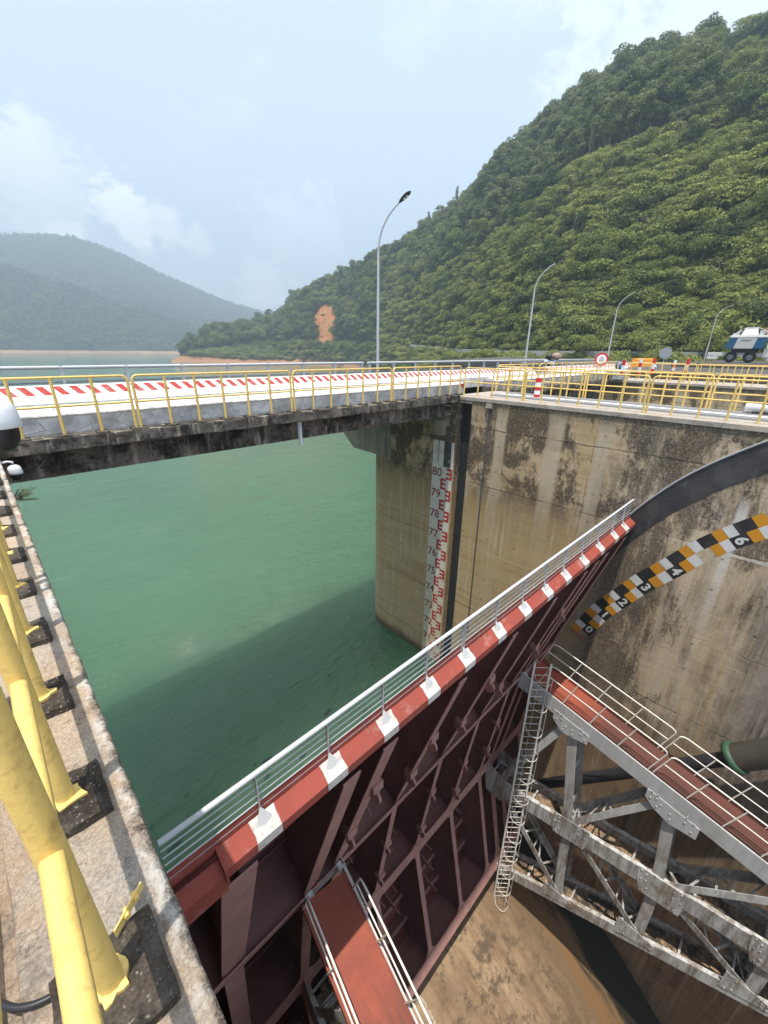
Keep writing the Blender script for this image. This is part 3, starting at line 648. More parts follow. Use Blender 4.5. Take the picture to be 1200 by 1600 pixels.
for x,w in ribx:
    rb=MB(); fl=MB()
    for ta,tb,ra,rb_ in ((G[2],G[1],RF,RF),(G[1],G[0],RF,RF),(G[0],TH_T-.016,RF,15.70)):
        A=Vector(pol(ra,ta,x)); B=Vector(pol(rb_,tb,x)); n=10; vs=[]
        for dx in (-.01,.01):
            for k in range(n+1):
                p=A.lerp(B,k/n); a=math.atan2(p.z-TZ,p.y-TY); vs.append((x+dx,p.y,p.z)); vs.append(pol(RS-.002,a,x+dx))
        m=2*(n+1); fs=[]
        for k in range(n):
            a=2*k; fs+=[(a,a+1,a+3,a+2),(m+a,m+a+2,m+a+3,m+a+1),(a,a+2,m+a+2,m+a)]
        rb.add(vs,fs)
        nr=Vector((0,-math.cos((ta+tb)/2),-math.sin((ta+tb)/2))); wd=w if ta==G[0] else w*.85
        off=nr*(.012 if ta==G[0] else .010)
        fl.bar(A+off,B+off,wd,.024,nr)
    o=gpart(rb,'rib',M['maroon'])
    for z,dx in ((-7.2,.10),(-8.6,-.02),(-12.2,.05),(-13.6,0)):           # guide shoes bolted on the flanges
        if x in (3.10,4.88,8.5,10.3,6.68) and random.random()<.8:
            t=th_of(z+random.uniform(-.4,.4),15); r=RF-.03 if t<G[0] else RF+(15.7-RF)*(t-G[0])/(TH_T-G[0])-.03
            p=Vector(pol(r,t,x+dx)); fl.box(p.x-.10,p.x+.12,p.y-.22,p.y-.02,p.z-.09,p.z+.09); fl.tube([(p.x-.05,p.y-.16,p.z-.2),(p.x+.0,p.y-.16,p.z-.2)],.15,14); fl.box(p.x-.02,p.x+.14,p.y-.12,p.y+.06,p.z-.34,p.z-.2)
    fl.build('flange',M['maroonlight'],o)
for gi,t in enumerate(G):
    g=MB(); w=.44 if gi else .36
    vs=[]
    for dr in (14.76,RS-.004):
        for da in (-.0009,.0009):
            for x in (GX0+.02,GX1-.02): vs.append(pol(dr,t+da,x))
    g.add(vs,[(0,1,3,2),(4,6,7,5),(0,2,6,4),(1,5,7,3),(0,4,5,1),(2,3,7,6)])
    o=gpart(g,'girder',M['maroon'])
    f=MB(); flange_arc(f,7.07,t-w/2/14.76,t+w/2/14.76,14.765,14.765,13.5,.03,2)
    # rounded corner plates where ribs meet the girder flange
    for x,wr in ribx:
        for sx in (-1,1):
            for sy in (-1,1):
                if gi==2 and sy<0: continue
                rr=.34; x0=x+sx*wr*.42; a0=t+sy*w/2/14.77; pts=[(0,0)]
                pts=[(0,0)]+[(rr-rr*math.sin(q),rr-rr*math.cos(q)) for q in np.linspace(math.pi/2,0,7)]
                vs=[pol(14.775,a0+sy*(p[1]-.02)/14.77,x0+sx*(p[0]-.02)) for p in pts]
                f.add(vs,[tuple(range(len(vs)))])
    f.build('flange',M['maroonlight'],o,fix=True)
sb=MB()
for z in np.arange(-20.4,-5.3,1.02):
    t=th_of(z,RS)
    if min(abs(t-g) for g in G)<.03: continue
    flange_arc(sb,7.07,t-.006,t+.006,15.72,15.72,13.6,.02,1)
    vs=[]
    for dr in (15.72,RS-.004):
        for da in (-.0006,.0006):
            for x in (GX0+.04,GX1-.04): vs.append(pol(dr,t+da,x))
    sb.add(vs,[(0,1,3,2),(4,6,7,5),(0,2,6,4),(1,5,7,3),(0,4,5,1),(2,3,7,6)])
gpart(sb,'stiffener',M['maroon'])
for x,w in ribx[1:-1]:
    for z in np.arange(-19.9,-5.5,1.02):
        t=th_of(z,RS); 
        for dx in (.55,1.12):
            if x+dx>13.7 or (x in (2.37,11.1) and dx>.5): continue
            a=pol(15.98,t+.014,x+dx); b=pol((15.0 if t<G[0] else RF+(15.7-RF)*(t-G[0])/(TH_T-G[0]))+.12,t-.004,x+dx); c=pol(15.98,t-.020,x+dx); d=(x+dx+.02)
            if random.random()<.42 and z>-19.5 and t<TH_T-.03: bk=MB(); bk.add([a,b,c,(d,a[1],a[2]),(d,b[1],b[2]),(d,c[1],c[2])],[(0,1,2),(5,4,3),(0,3,4,1),(1,4,5,2),(2,5,3,0)]); gpart(bk,'bracket',M['maroonlight'])
# end plates
for x in (GX0+.03,GX1-.03):
    e=MB(); plate_arc(e,x,G[2]-.02,TH_T-.01,15.0,15.75,RS-.003,.03,24); gpart(e,'end_plate',M['maroon'])
# top beam and its painted bands
UE=(3.10,-4.86); LE=(2.915,-5.0)
tb=MB(); tb.prism([UE,LE,(2.915,-5.13),(2.935,-5.13),(2.94,-5.015),(3.10,-4.89)],'x',.66,14.04)
tb.prism([(3.12,-4.72),(3.14,-4.72),(3.145,-4.99),(3.10,-4.99)],'x',.2,14.02)
beam=gpart(tb,'top_beam',M['red'])
e=MB(); e.prism([(3.07,-4.98),(2.93,-5.10),(2.94,-5.36),(3.05,-5.30)],'x',.2,.655); gpart(e,'beam_end',M['red'])
e=MB(); e.prism([(3.115,-4.85),(2.90,-5.0),(2.90,-5.19),(3.02,-5.19),(3.115,-4.97)],'x',.64,.668); e.build('end_cap',M['red'],beam)
bxs=[1.16,2.12,3.08,4.03,5.01,6.07,7.09,8.09,9.07,10.16,11.26,12.39,13.3]
dn=Vector((0,LE[0]-UE[0],LE[1]-UE[1])).normalized(); nn=Vector((0,-.6,.8))
for i,x in enumerate(bxs):
    b=MB(); hw=.15; a=[]; 
    for xx,sg in ((x-hw,1),(x+hw,1)):
        pass
    off=Vector((0,-.0022,.003)); j=[random.uniform(-.012,.012) for _ in range(8)]
    u0=Vector((0,*UE))+off; l0=Vector((0,*LE))+off; l1=Vector((0,2.9115,-5.125))
    vs=[]
    for k in range(4):
        f=k/3; p=u0.lerp(l0,f); vs+=[(x-hw+j[k],p.y,p.z),(x+hw+j[k+4],p.y,p.z)]
    vs+=[(x-hw+j[3],l1.y,l1.z),(x+hw+j[7],l1.y,l1.z)]
    b.add(vs,[(2*k,2*k+1,2*k+3,2*k+2) for k in range(4)]); b.build('white_band',M['whitepaint'],beam)
# handrail on the gate crest
hr=MB(); hr.tube([(.2,3.12,-4.26),(14.0,3.12,-4.26)],.031,12); rail=gpart(hr,'crest_handrail',M['galv'])
wr=MB()
for k in range(5): wr.tube([(.2,3.12,-4.80+.105*k),(14.0,3.12,-4.80+.105*k)],.0085,6)
wr.build('wire',M['galv'],rail)
for i,x in enumerate(bxs):
    p=MB(); 
    for dx in ((-.03,.03) if i in (4,8) else (0,)): p.bar((x+dx,3.115,-4.88),(x+dx,3.12,-4.27),.012,.05,(0,1,0))
    for sx in (-1,1): p.add([(x,3.10,-4.858),(x+sx*.10,3.02,-4.915),(x,2.99,-4.94),(x,3.1,-4.75)],[(0,1,3),(1,2,3)])
    p.build('post',M['galv'],rail,fix=False)

# ------------------------------------------------------------------ gate arms
def arm(side):
    CWD=.86
    def X(Y,off): 
        x=10.9+.13*(4-Y)+off
        return x if side>0 else 13.98-x
    def V(Y,Z,off=0): return Vector((X(Y,off),Y,Z))
    ch={'top':((4.35,-9.96),(-8.0,-14.18),.56),'mid':((4.95,-15.35),(-8.0,-14.77),.64),'low':((4.45,-20.13),(-8.0,-15.70),.48)}
    body=MB(); up=(0,0,1)
    dims={}
    for nme,(a,b,h) in ch.items():
        for off in (0,CWD):
            A=V(a[0],a[1]-h/2,off); B=V(b[0],b[1]-h/2,off); body.bar(A,B,.03,h,up)
            s_=1 if off==0 else -1                                           # channel lips turned inwards
            for dz in (-.012,-h+.012):
                A=V(a[0],a[1]+dz,off+s_*.07); B=V(b[0],b[1]+dz,off+s_*.07); body.bar(A,B,.11,.02,up)
        n=8
        for i in range(n+1):
            f=i/n; y=a[0]+(b[0]-a[0])*f; z=a[1]+(b[1]-a[1])*f-h*.35; body.bar(V(y,z,.02),V(y,z,CWD-.02),.06,.06,up)
    A=MB(); root=gpart(body,'arm',M['truss'])
    for nme in ('mid','low'):
        a,b,h=ch[nme]; t=MB(); t.bar(V(a[0]-.1,a[1]-h*.72,CWD/2),V(b[0],b[1]-h*.72,CWD/2),CWD-.05,.05,up); t.build('trough',M['trough'],root)
    for nme in ('mid','low'):                                               # silt and leaves caught in the troughs
        a,b,h=ch[nme]; d=MB()
        for i in range(70):
            f=random.random(); y=a[0]+(b[0]-a[0])*f; z=a[1]+(b[1]-a[1])*f-h*.68; c=V(y,z,random.uniform(.15,CWD-.15)); r=random.uniform(.05,.2)
            vs=[c+Vector((r*math.cos(q)*random.uniform(.5,1.2),r*1.6*math.sin(q)*random.uniform(.5,1.2),.01)) for q in np.linspace(0,5.2,6)]+[c+Vector((0,0,r*.45))]
            d.add(vs,[(q,(q+1)%6,6) for q in range(6)])
        o=d.build('debris',M['trough'],root); o['kind']='stuff'
    N=dict(ms=(4.6,-15.55),t1=(2.62,-10.85),m1=(2.04,-15.35),t2=(-.26,-11.9),m2=(-.65,-15.45),t3=(-3.4,-12.95),l1=(1.75,-19.2),l2=(-.70,-18.3),l3=(-3.35,-17.35),m3=(-3.35,-15.3),t4=(-6.2,-13.9),l0=(4.2,-20.2),mt=(4.9,-15.3),t0=(4.3,-10.2))
    def brace(p,q,w,laced):
        b=MB(); P,Q=N[p],N[q]; d=Vector((0,Q[0]-P[0],Q[1]-P[1])); nrm=Vector((0,-d.z,d.y)).normalized()
        for off in (.06,CWD-.06):
            b.bar(V(*P,off),V(*Q,off),.02,w,nrm)
            b.bar(V(*P,off+(.06 if off<.4 else -.06))+nrm*w/2,V(*Q,off+(.06 if off<.4 else -.06))+nrm*w/2,.12,.018,nrm)
        if laced:
            k=int(d.length/.62)
            for i in range(k):
                f0=(i+.15)/k; f1=(i+.85)/k; y0,z0=P[0]+(Q[0]-P[0])*f0,P[1]+(Q[1]-P[1])*f0; y1,z1=P[0]+(Q[0]-P[0])*f1,P[1]+(Q[1]-P[1])*f1
                o0,o1=(.08,CWD-.08) if i%2 else (CWD-.08,.08)
                b.bar(V(y0,z0,o0),V(y1,z1,o1),.07,.016,nrm)
                if i%2==0: b.bar(V(y0,z0,.08),V(y0,z0,CWD-.08),.05,.03,nrm)
        else:
            for f in (.15,.5,.85): y0,z0=P[0]+(Q[0]-P[0])*f,P[1]+(Q[1]-P[1])*f; b.bar(V(y0,z0,.06),V(y0,z0,CWD-.06),.22,.015,nrm)
        b.build('brace',M['truss'],root)
    for p,q in (('t1','m1'),('t2','m2'),('t3','m3'),('m1','l1'),('m2','l2'),('m3','l3')): brace(p,q,.30,False)
    for p,q in (('ms','t1'),('m1','t2'),('m2','t3'),('ms','l1'),('m1','l2'),('m2','l3'),('m3','t4')): brace(p,q,.22,True)
    def gus(nm,polyg,t=.016):
        for off in (-.026,CWD+.026):
            g=MB(); n=len(polyg); vs=[V(N[nm][0]+a,N[nm][1]+c,off-t/2) for a,c in polyg]+[V(N[nm][0]+a,N[nm][1]+c,off+t/2) for a,c in polyg]
            g.add(vs,[tuple(range(n-1,-1,-1)),tuple(range(n,2*n))]+[(i,(i+1)%n,n+(i+1)%n,n+i) for i in range(n)])
            if off<0:
                for a,c in polyg:
                    for f in (.55,.8):
                        p=V(N[nm][0]+a*f,N[nm][1]+c*f,-.034); g.tube([p,p+Vector((-.02*side,0,0))],.022,6)
            g.build('gusset',M['truss'],root)
    gus('t1',[(.55,.10),(-.55,-.27),(-.55,-.62),(-.1,-.66),(.25,-.62),(.55,-.25)])
    gus('t2',[(.6,.02),(-.75,-.44),(-.75,-.88),(-.1,-.85),(.35,-.58),(.6,-.30)])
    gus('t3',[(.6,.02),(-.75,-.44),(-.75,-.88),(-.1,-.85),(.35,-.58),(.6,-.30)])
    gus('m1',[(.45,.28),(-.7,.32),(-.75,-.10),(-.65,-.62),(.35,-.66),(.45,-.1)])
    gus('m2',[(.55,.40),(-.75,.36),(-.8,-.1),(-.70,-.66),(.35,-.66),(.5,-.1)])
    gus('m3',[(.55,.40),(-.75,.36),(-.8,-.1),(-.70,-.66),(.35,-.66),(.5,-.1)])
    gus('l1',[(.5,.35),(-.55,.15),(-.6,-.02),(.5,-.40)]); gus('l2',[(.6,.40),(-.5,.12),(-.5,-.10),(.6,-.44)]); gus('l3',[(.6,.40),(-.5,.12),(-.5,-.10),(.6,-.44)])
    gus('mt',[(.12,.55),(.16,-.2),(.05,-.85),(-.5,-1.0),(-1.3,-.55),(-1.5,-.1),(-.7,.15)])
    gus('l0',[(.35,.35),(.4,-.3),(-.5,-.2),(-.6,.25)]); gus('t0',[(.1,.3),(.1,-.35),(-.9,-.65),(-.9,-.1)])
    # walkway on the top chord
    a,b,h=ch['top']; dk=MB(); dz=.035
    y0,y1=(4.2,-8.0); z0=a[1]+(y0-a[0])*.3417+dz; z1=a[1]+(y1-a[0])*.3417+dz
    o0,o1=.05,1.02
    def W(f,off,h_=0): y=y0+(y1-y0)*f; return V(y-.323*h_,z0+(z1-z0)*f+.946*h_,off)
    dk.bar(W(0,(o0+o1)/2),W(1,(o0+o1)/2),o1-o0,.02,up)
    dk.bar(W(0,o1,.05),W(1,o1,.05),.02,.14,up); dk.bar(W(0,o0,.015),W(1,o0,.015),.02,.07,up)
    walk=gpart(dk,'walkway',M['deckred'])
    Ld=(W(1,0)-W(0,0)).length
    for off in (o0+.0,o1):
        hr=MB(); hh=.95; mh=.5; f0=.03 if off==o0 else .0
        segs=[(f0,.305),(.315,.60),(.61,.95)]
        for s0,s1 in segs:
            q=.09; r=.021
            hr.tube([W(s0,off,hh-.10),W(s0+.004,off,hh-.03),W(s0+.012,off,hh),W(s1-.012,off,hh),W(s1-.004,off,hh-.03),W(s1,off,hh-.10)],r,8)
            hr.tube([W(s0,off,mh),W(s1,off,mh)],.017,8)
            for f in np.linspace(s0,s1,5): hr.tube([W(f,off,0),W(f,off,hh-.01 if s0<f<s1 else hh-.1)],.018,8)
        hr.build('handrail',M['whiterail'],walk)
    return root
arm_r=arm(1); arm_l=arm(-1)
# trunnion hubs
for x in (12.9,1.28):
    h=MB(); h.tube([(x-.7,TY,TZ),(x+.7,TY,TZ)],.75,20); gpart(h,'trunnion_hub',M['truss'])
# caged ladder down the gate
ld=MB(); LX=10.62; a=(3.92,-9.15); b=(3.82,-22.3)
def LP(f,dx,dy=0): return Vector((LX+dx,a[0]+(b[0]-a[0])*f+dy,a[1]+(b[1]-a[1])*f))
lw=Vector((.33,-.34,0)).normalized()*.52; ln=Vector((-.34,-.33,0)).normalized()
for w in (Vector((0,0,0)),lw): ld.bar(LP(0,0)+w,LP(1,0)+w,.065,.03,ln)
for i in range(44):
    f=(i+.5)/44; ld.tube([LP(f,0),LP(f,0)+lw],.011,6)
lo=gpart(ld,'ladder',M['whiterail'])
cg=MB()
for i in range(12):
    f=.03+i*.083; c=LP(f,0)+lw/2; lwn=lw.normalized()
    cg.tube([c+lwn*.23*math.cos(q)*(1.35 if .4<q<2.7 else 1)+ln*.52*math.sin(q) for q in np.linspace(0,math.pi,13)],.0085,6)
for q in (.8,1.57,2.34): cg.tube([LP(.02,0)+lw/2+lw.normalized()*.31*math.cos(q)+ln*.52*math.sin(q),LP(.93,0)+lw/2+lw.normalized()*.31*math.cos(q)+ln*.52*math.sin(q)],.007,6)
cg.build('safety_cage',M['whiterail'],lo)

# ------------------------------------------------------------------ hydraulic hoist cylinder on the wall side
cyl=empty('hoist_cylinder',(13.3,-1.0,-11.2)); tag(cyl,'dark hydraulic hoist cylinder with green collar between the arm and wall','cylinder')
c0=Vector((13.3,3.74,-17.2)); c1=Vector((13.3,-1.15,-10.98)); dv=(c1-c0).normalized(); c2=c1+dv*7
inv=Matrix.Translation((-13.3,1.0,11.2))
def cpart(mb,n,m): o=mb.build(n,m,cyl); o.matrix_parent_inverse=inv; return o
cpart(MB().tube([c0,c1],.20,18),'piston_rod',M['black'])
cpart(MB().lathe([(.0,0),(.24,0),(.30,.04),(.42,.10),(.45,.2),(.42,.30),(.0,.30)],c1-dv*.12,dv,24),'collar',M['green'])
cpart(MB().tube([c1+dv*.18,c2],.37,24),'barrel',paint('oily_barrel',(.055,.05,.04),.5,(.10,.08,.05),.6,2.5,(.18,.14,.08),.5))
cpart(MB().tube([c1+dv*.4+Vector((-.1,.0,.44)),c2+Vector((-.1,.0,.44))],.035,8),'oil_pipe',M['yellow'])
# ------------------------------------------------------------------ water and spillway floor
WZ=-15.25
def water_mat():
    t=NT('turbid_green_lake_water'); x=t.xyz()
    w1=t.noise(2.1,6,.62,sc3=(.6,1.4,1)); w2=t.noise(.33,3,.5,sc3=(.7,1.2,1)); w3=t.noise(5.5,4,.6,sc3=(.7,1.2,1))
    big=t.noise(.05,4,.5)
    c=t.mix(t.ramp(big,.35,.7),(.050,.120,.060),(.062,.138,.070))
    h=t.math('ADD',t.math('ADD',t.math('MULTIPLY',w1,.30),w2),t.math('MULTIPLY',w3,.07))
    t.bsdf.inputs['IOR'].default_value=1.40
    t.bsdf.subsurface_method='BURLEY'; t.bsdf.inputs['Subsurface Weight'].default_value=.85; t.bsdf.inputs['Subsurface Radius'].default_value=(.8,1.3,1.0); t.bsdf.inputs['Subsurface Scale'].default_value=11.0
    return t.out(c,.04,0,t.bump(h,1.0,.75),.8)
M['water']=water_mat()
mb=MB(); mb.add([(-9000,6.24,WZ),(9000,6.24,WZ),(9000,9000,WZ),(-9000,9000,WZ)],[(0,1,2,3)]); 
w=mb.build('water',M['water'],fix=False); tag(w,kind='structure')
wm_=NT('dark_reflection_paint'); M['fleckmat']=wm_.out((.010,.036,.016),.12,0,None,.4)  # flat dark patches laid on the water to imitate dark wave reflections
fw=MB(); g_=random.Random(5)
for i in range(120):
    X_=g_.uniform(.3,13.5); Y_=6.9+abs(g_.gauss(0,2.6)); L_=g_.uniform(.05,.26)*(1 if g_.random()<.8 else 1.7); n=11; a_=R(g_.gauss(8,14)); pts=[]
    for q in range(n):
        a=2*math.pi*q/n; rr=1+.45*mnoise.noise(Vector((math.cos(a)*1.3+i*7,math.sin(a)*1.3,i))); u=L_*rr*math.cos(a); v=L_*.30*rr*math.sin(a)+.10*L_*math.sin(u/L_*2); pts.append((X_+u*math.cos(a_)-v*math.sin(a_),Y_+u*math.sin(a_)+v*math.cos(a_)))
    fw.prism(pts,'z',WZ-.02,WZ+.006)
o=fw.build('reflection_flecks',M['fleckmat']); tag(o,kind='stuff')
fb=MB(); ys=np.concatenate([np.linspace(7.5,-14,60)]); vs=[];fs=[]
def fz(y): return -21.25-.18*max(0,5.3-y)**1.6
xs=np.linspace(-.2,14.3,30)
for y in ys:
    for x in xs: vs.append((x,y,fz(y)+mnoise.noise(Vector((x*.8,y*.8,2)))*.02))
k=len(xs)
for j in range(len(ys)-1):
    for i in range(k-1): a=j*k+i; fs.append((a,a+1,a+k+1,a+k))
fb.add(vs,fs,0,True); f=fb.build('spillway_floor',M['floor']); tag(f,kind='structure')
MB().box(-.1,14.3,5.4,7.5,-46,-21.2).build('spillway_sill',M['floor']) and None
o=bpy.data.objects['spillway_sill']; tag(o,kind='structure')

# ------------------------------------------------------------------ terrain: right bank hill + headland
KN=[ # landmark x, shoreline r, road r, road z, ridge r, ridge y (picture row of tree tops), tree height
 (262,556,566,-15.6,580,566,2),(280,545,560,-9,578,552,7),(330,522,548,-2,590,522,8),(385,490,530,2,620,507,8),(430,465,505,6,690,492,8),(446,457,492,7,640,489,8),
 (456,453,486,7,590,470,8),(470,448,470,8,545,456,8),(500,432,450,8,530,443,8),(560,385,402,7,500,416,8),(600,300,330,5,450,388,8),(650,215,255,2,410,358,8),
 (700,150,192,0,385,320,8),(740,122,158,-.3,370,288,7),(780,100,135,-.6,360,246,7),(830,85,118,-.6,350,200,7),(880,75,108,-.6,340,157,7),(920,70,104,-.6,335,122,6),
 (960,67,101,-.6,330,103,6),(1000,64,98,-.6,325,87,6),(1050,61,96,-.6,320,71,5),(1100,58,94,-.6,315,53,5),(1150,56,92,-.6,310,32,5),(1200,55,90,-.6,310,16,5),
 (1320,54,88,-.6,310,-30,5),(1500,54,86,-.6,310,-70,5),(1800,54,86,-.6,310,-90,5)]
def az_h(px): return azel(px,545)[0]
AZ=np.array([az_h(k[0]) for k in KN])
def ridge_z(k):
    # row on the ridge at that landmark column -> height
    a,e=azel(k[0],k[5]); return k[4]*e-k[6]
RS_=np.array([k[1] for k in KN],float); RR=np.array([k[2] for k in KN],float); ZR_=np.array([k[3] for k in KN],float); RD=np.array([k[4] for k in KN],float)
ZD=np.array([ridge_z(k) for k in KN]); AZD=np.array([azel(k[0],k[5])[0] for k in KN])
def interp(az): return (np.interp(az,AZ,RS_),np.interp(az,AZ,RR),np.interp(az,AZ,ZR_),np.interp(az,AZ,RD),np.interp(az,AZD,ZD))
_ph=rng.uniform(0,6.28,(24,)); _fx=rng.normal(0,1,(24,2)); _fx/=np.linalg.norm(_fx,axis=1)[:,None]
def fbm(x,y,s):
    o=0; a=1
    for i in range(24):
        f=(1.55**(i//4))/s; o=o+a**0*np.sin((x*_fx[i,0]+y*_fx[i,1])*f*6.28+_ph[i]+1.3*np.sin((x*_fx[(i+5)%24,1]-y*_fx[(i+5)%24,0])*f*4+_ph[(i+3)%24]))*(.62**(i//4))
    return o/5
def hz(az,r):
    rs,rr,zr,rd,zd=interp(az); x=r*np.sin(az); y=r*np.cos(az)
    bank=np.minimum(14,(rr-rs)*.4)
    z=np.where(r<rs,WZ-1-.12*(rs-r),0)
    t=np.clip((r-rs)/bank,0,1); zb=WZ-1+(np.minimum(zr-1.5,-8.5)-(WZ-1))*t**.8; z=np.where(r>=rs,zb,z)
    r1=rs+bank; t=np.clip((r-r1)/np.maximum(rr-4-r1,.1),0,1); z1=np.minimum(zr-1.5,-8.5); zz=z1+(zr-z1)*(t**.9); z=np.where(r>=r1,zz,z)
    t=np.clip((r-rr-4)/np.maximum(rd-rr-4,1),0,1); u=t+.16*np.sin(np.pi*t)*(1-t)
    gul=fbm(x,y,95)*5.5*np.sin(np.pi*np.clip(t,0,1))+fbm(x,y,26)*1.3*np.minimum(1,t*6)*np.minimum(1,(1-t)*8)
    zz=zr+(zd-zr)*u+gul*np.clip((zd-zr)/60,.1,1.2); z=np.where(r>=rr+4,zz,z)
    t=np.clip((r-rd)/200,0,2); z=np.where(r>rd,zd-22*t**1.4-np.maximum(0,zd)*.15*t,z)
    return z
SCAR=(508,505); sa,_=azel(*SCAR)
def soil_fn(az,r,z):
    """bare red earth: reservoir rim, the slip above the road and a few worn gullies"""
    rs,rr,zr,rd,zd=interp(az); x=r*np.sin(az); y=r*np.cos(az); n=fbm(x,y,18)
    bank=np.clip((rs+np.interp(az,[az_h(430),az_h(560),az_h(640)],[12,4,0])+n*2.2-r)/3,0,1)*(r>rs-30)
    t=(r-rr)/np.maximum(rd-rr,1)
    da=(az-sa)/.028; e=1-np.clip((np.abs(da)**2.0+np.abs((t-.30)/.34)**2.2-1+n*.30)/.22,0,1)
    g=0
    for px,py,w,h0,h1 in ((783,0,.022,.03,.13),(1115,0,.05,.02,.08)):
        a0=az_h(px); g=np.maximum(g,np.clip(1.1-np.abs((az-a0)/w)**2-np.abs((t-(h0+h1)/2)/((h1-h0)/2))**2+n*1.0,0,1)*.55)
    return np.clip(np.maximum(np.maximum(bank,e),g),0,1),e,g
def hill_mat():
    t=NT('hillside_ground'); at=t.n.new('ShaderNodeAttribute'); at.attribute_name='soil'; x=t.xyz()
    n=t.noise(.12,8,.7); n2=t.noise(.9,7,.75); n3=t.noise(.02,4,.5); v=t.noise(.5,8,.75,sc3=(1,1,.25))
    g=t.mix(t.ramp(n2,.35,.65),(.022,.038,.012),(.055,.085,.026)); g=t.mix(t.ramp(n,.4,.65,0,.5),g,(.075,.085,.032)); g=t.mix(t.ramp(n3,.45,.6,0,.4),g,(.03,.05,.02))
    s=t.mix(t.ramp(v,.36,.64),(.27,.105,.032),(.46,.215,.08)); s=t.mix(t.ramp(n2,.52,.64,0,.75),s,(.19,.085,.04)); s=t.mix(t.ramp(t.noise(.25,7,.75,loc=(3,3,3)),.52,.62,0,.7),s,(.42,.26,.15))
    s=t.mix(t.ramp(x[2],-12.5,-8,.75,0),s,(.36,.205,.12))
    c=t.mix(t.ramp(t.math('ADD',at.outputs['Fac'],t.math('MULTIPLY',t.math('SUBTRACT',n2,.5),.5)),.35,.6),g,s)
    return t.out(c,.95,0,t.bump(t.math('ADD',n2,n),.8,.8),.15)
def polar_mesh(name,azs,rs,zf,mat,attr=None):
    A,Rr=np.meshgrid(azs,rs,indexing='ij'); Z=zf(A,Rr); P3=np.stack([Rr*np.sin(A),Rr*np.cos(A),Z],-1).reshape(-1,3)
    na,nr=A.shape; i=np.arange(na-1)[:,None]*nr+np.arange(nr-1)[None]; q=np.stack([i,i+nr,i+nr+1,i+1],-1).reshape(-1,4)
    me=bpy.data.meshes.new(name); me.vertices.add(len(P3)); me.vertices.foreach_set('co',P3.ravel())
    me.loops.add(q.size); me.loops.foreach_set('vertex_index',q.ravel().astype(np.int32)); me.polygons.add(len(q)); me.polygons.foreach_set('loop_start',np.arange(0,q.size,4,dtype=np.int32))
    me.polygons.foreach_set('use_smooth',np.ones(len(q),bool)); me.materials.append(mat)
    if attr is not None:
        a=me.attributes.new('soil','FLOAT','POINT'); a.data.foreach_set('value',attr(A,Rr,Z).ravel().astype(np.float32))
    me.update(calc_edges=True); me.validate(); o=bpy.data.objects.new(name,me); COL.objects.link(o); return o
azs=np.linspace(az_h(262),AZ[-1],420); rs=np.concatenate([np.linspace(50,160,90),np.linspace(162,420,130),np.linspace(423,640,110),np.linspace(650,1100,20)])
hill=polar_mesh('hillside',azs,rs,hz,hill_mat(),lambda a,r,z: soil_fn(a,r,z)[0]); tag(hill,kind='structure')
# paved platform at the right bank, where crane, signs and barriers stand
pf=MB(); pf.prism([(34.55,-30),(34.55,10.4),(34.55,11.7),(50,11.7),(50,40),(130,70),(130,-60),(60,-60)],'z',-40,-1.268); o=pf.build('platform_pavement',M['asphalt']); tag(o,kind='structure')

# ------------------------------------------------------------------ far range across the lake
FK=[(-500,1180,2300,330),(-300,1200,2350,345),(-120,1220,2400,352),(0,1240,2450,362),(60,1250,2480,363),(110,1250,2500,366),(150,1260,2500,380),(200,1270,2500,399),(250,1280,2520,425),(300,1290,2550,446),(350,1290,2600,468),(400,1300,2650,483),(430,1300,2700,491),(500,1320,2750,510),(620,1350,2800,535)]
FA=np.array([az_h(k[0]) for k in FK]); FS=np.array([k[1] for k in FK],float); FR=np.array([k[2] for k in FK],float); FAD=np.array([azel(k[0],k[3])[0] for k in FK]); FZ=np.array([azel(k[0],k[3])[1]*k[2]-6 for k in FK])
SPK=[(-500,1750,300),(-120,1700,345),(0,1680,402),(60,1650,420),(130,1600,445),(220,1560,478),(300,1500,507),(380,1450,530),(430,1420,545)]
SA=np.array([az_h(k[0]) for k in SPK]); SR=np.array([k[1] for k in SPK],float); SZ=np.array([azel(k[0],k[2])[1]*k[1]-6 for k in SPK])
def fz_far(az,r):
    s=np.interp(az,FA,FS); rd=np.interp(az,FA,FR); zd=np.interp(az,FAD,FZ); x=r*np.sin(az); y=r*np.cos(az)
    n1=fbm(x,y,420); n2=fbm(x,y,150)
    s=s+n2*22
    t=np.clip((r-s)/(rd-s),0,1); z=-9+(zd+9)*(t**1.25)+ (n1*26+n2*10)*np.sin(np.pi*t)**1.0
    sr=np.interp(az,SA,SR); sz=np.interp(az,SA,SZ); tt=(r-s)/(sr-s)
    sp=np.where(tt<1,-9+(sz+9)*np.clip(tt,0,1)**.95,sz-(r-sr)*.42)+n2*5*np.clip(tt*2,0,1)
    z=np.maximum(z,sp)
    z=np.where(r<s+18,WZ-1+(6.5)*np.clip((r-s)/14,0,1)**.7+np.clip((r-s-14)/4,0,1)*1.2,z); z=np.where(r<s,WZ-1.5,z)
    z=np.where(r>rd,zd-(r-rd)*.2,z); return z
def far_mat():
    t=NT('far_forest_slope'); x=t.xyz(); n=t.noise(.05,8,.75); n3=t.noise(.006,5,.6)
    g=t.mix(t.ramp(n,.35,.65),(.018,.034,.014),(.05,.082,.03)); g=t.mix(t.ramp(n3,.42,.6,0,.5),g,(.04,.055,.022))
    s=t.mix(t.ramp(n,.3,.7),(.34,.20,.11),(.48,.33,.21)); c=t.mix(t.ramp(x[2],-9.6,-8.8),s,g)
    return t.out(c,.95,0,t.bump(n,1,6),.1)
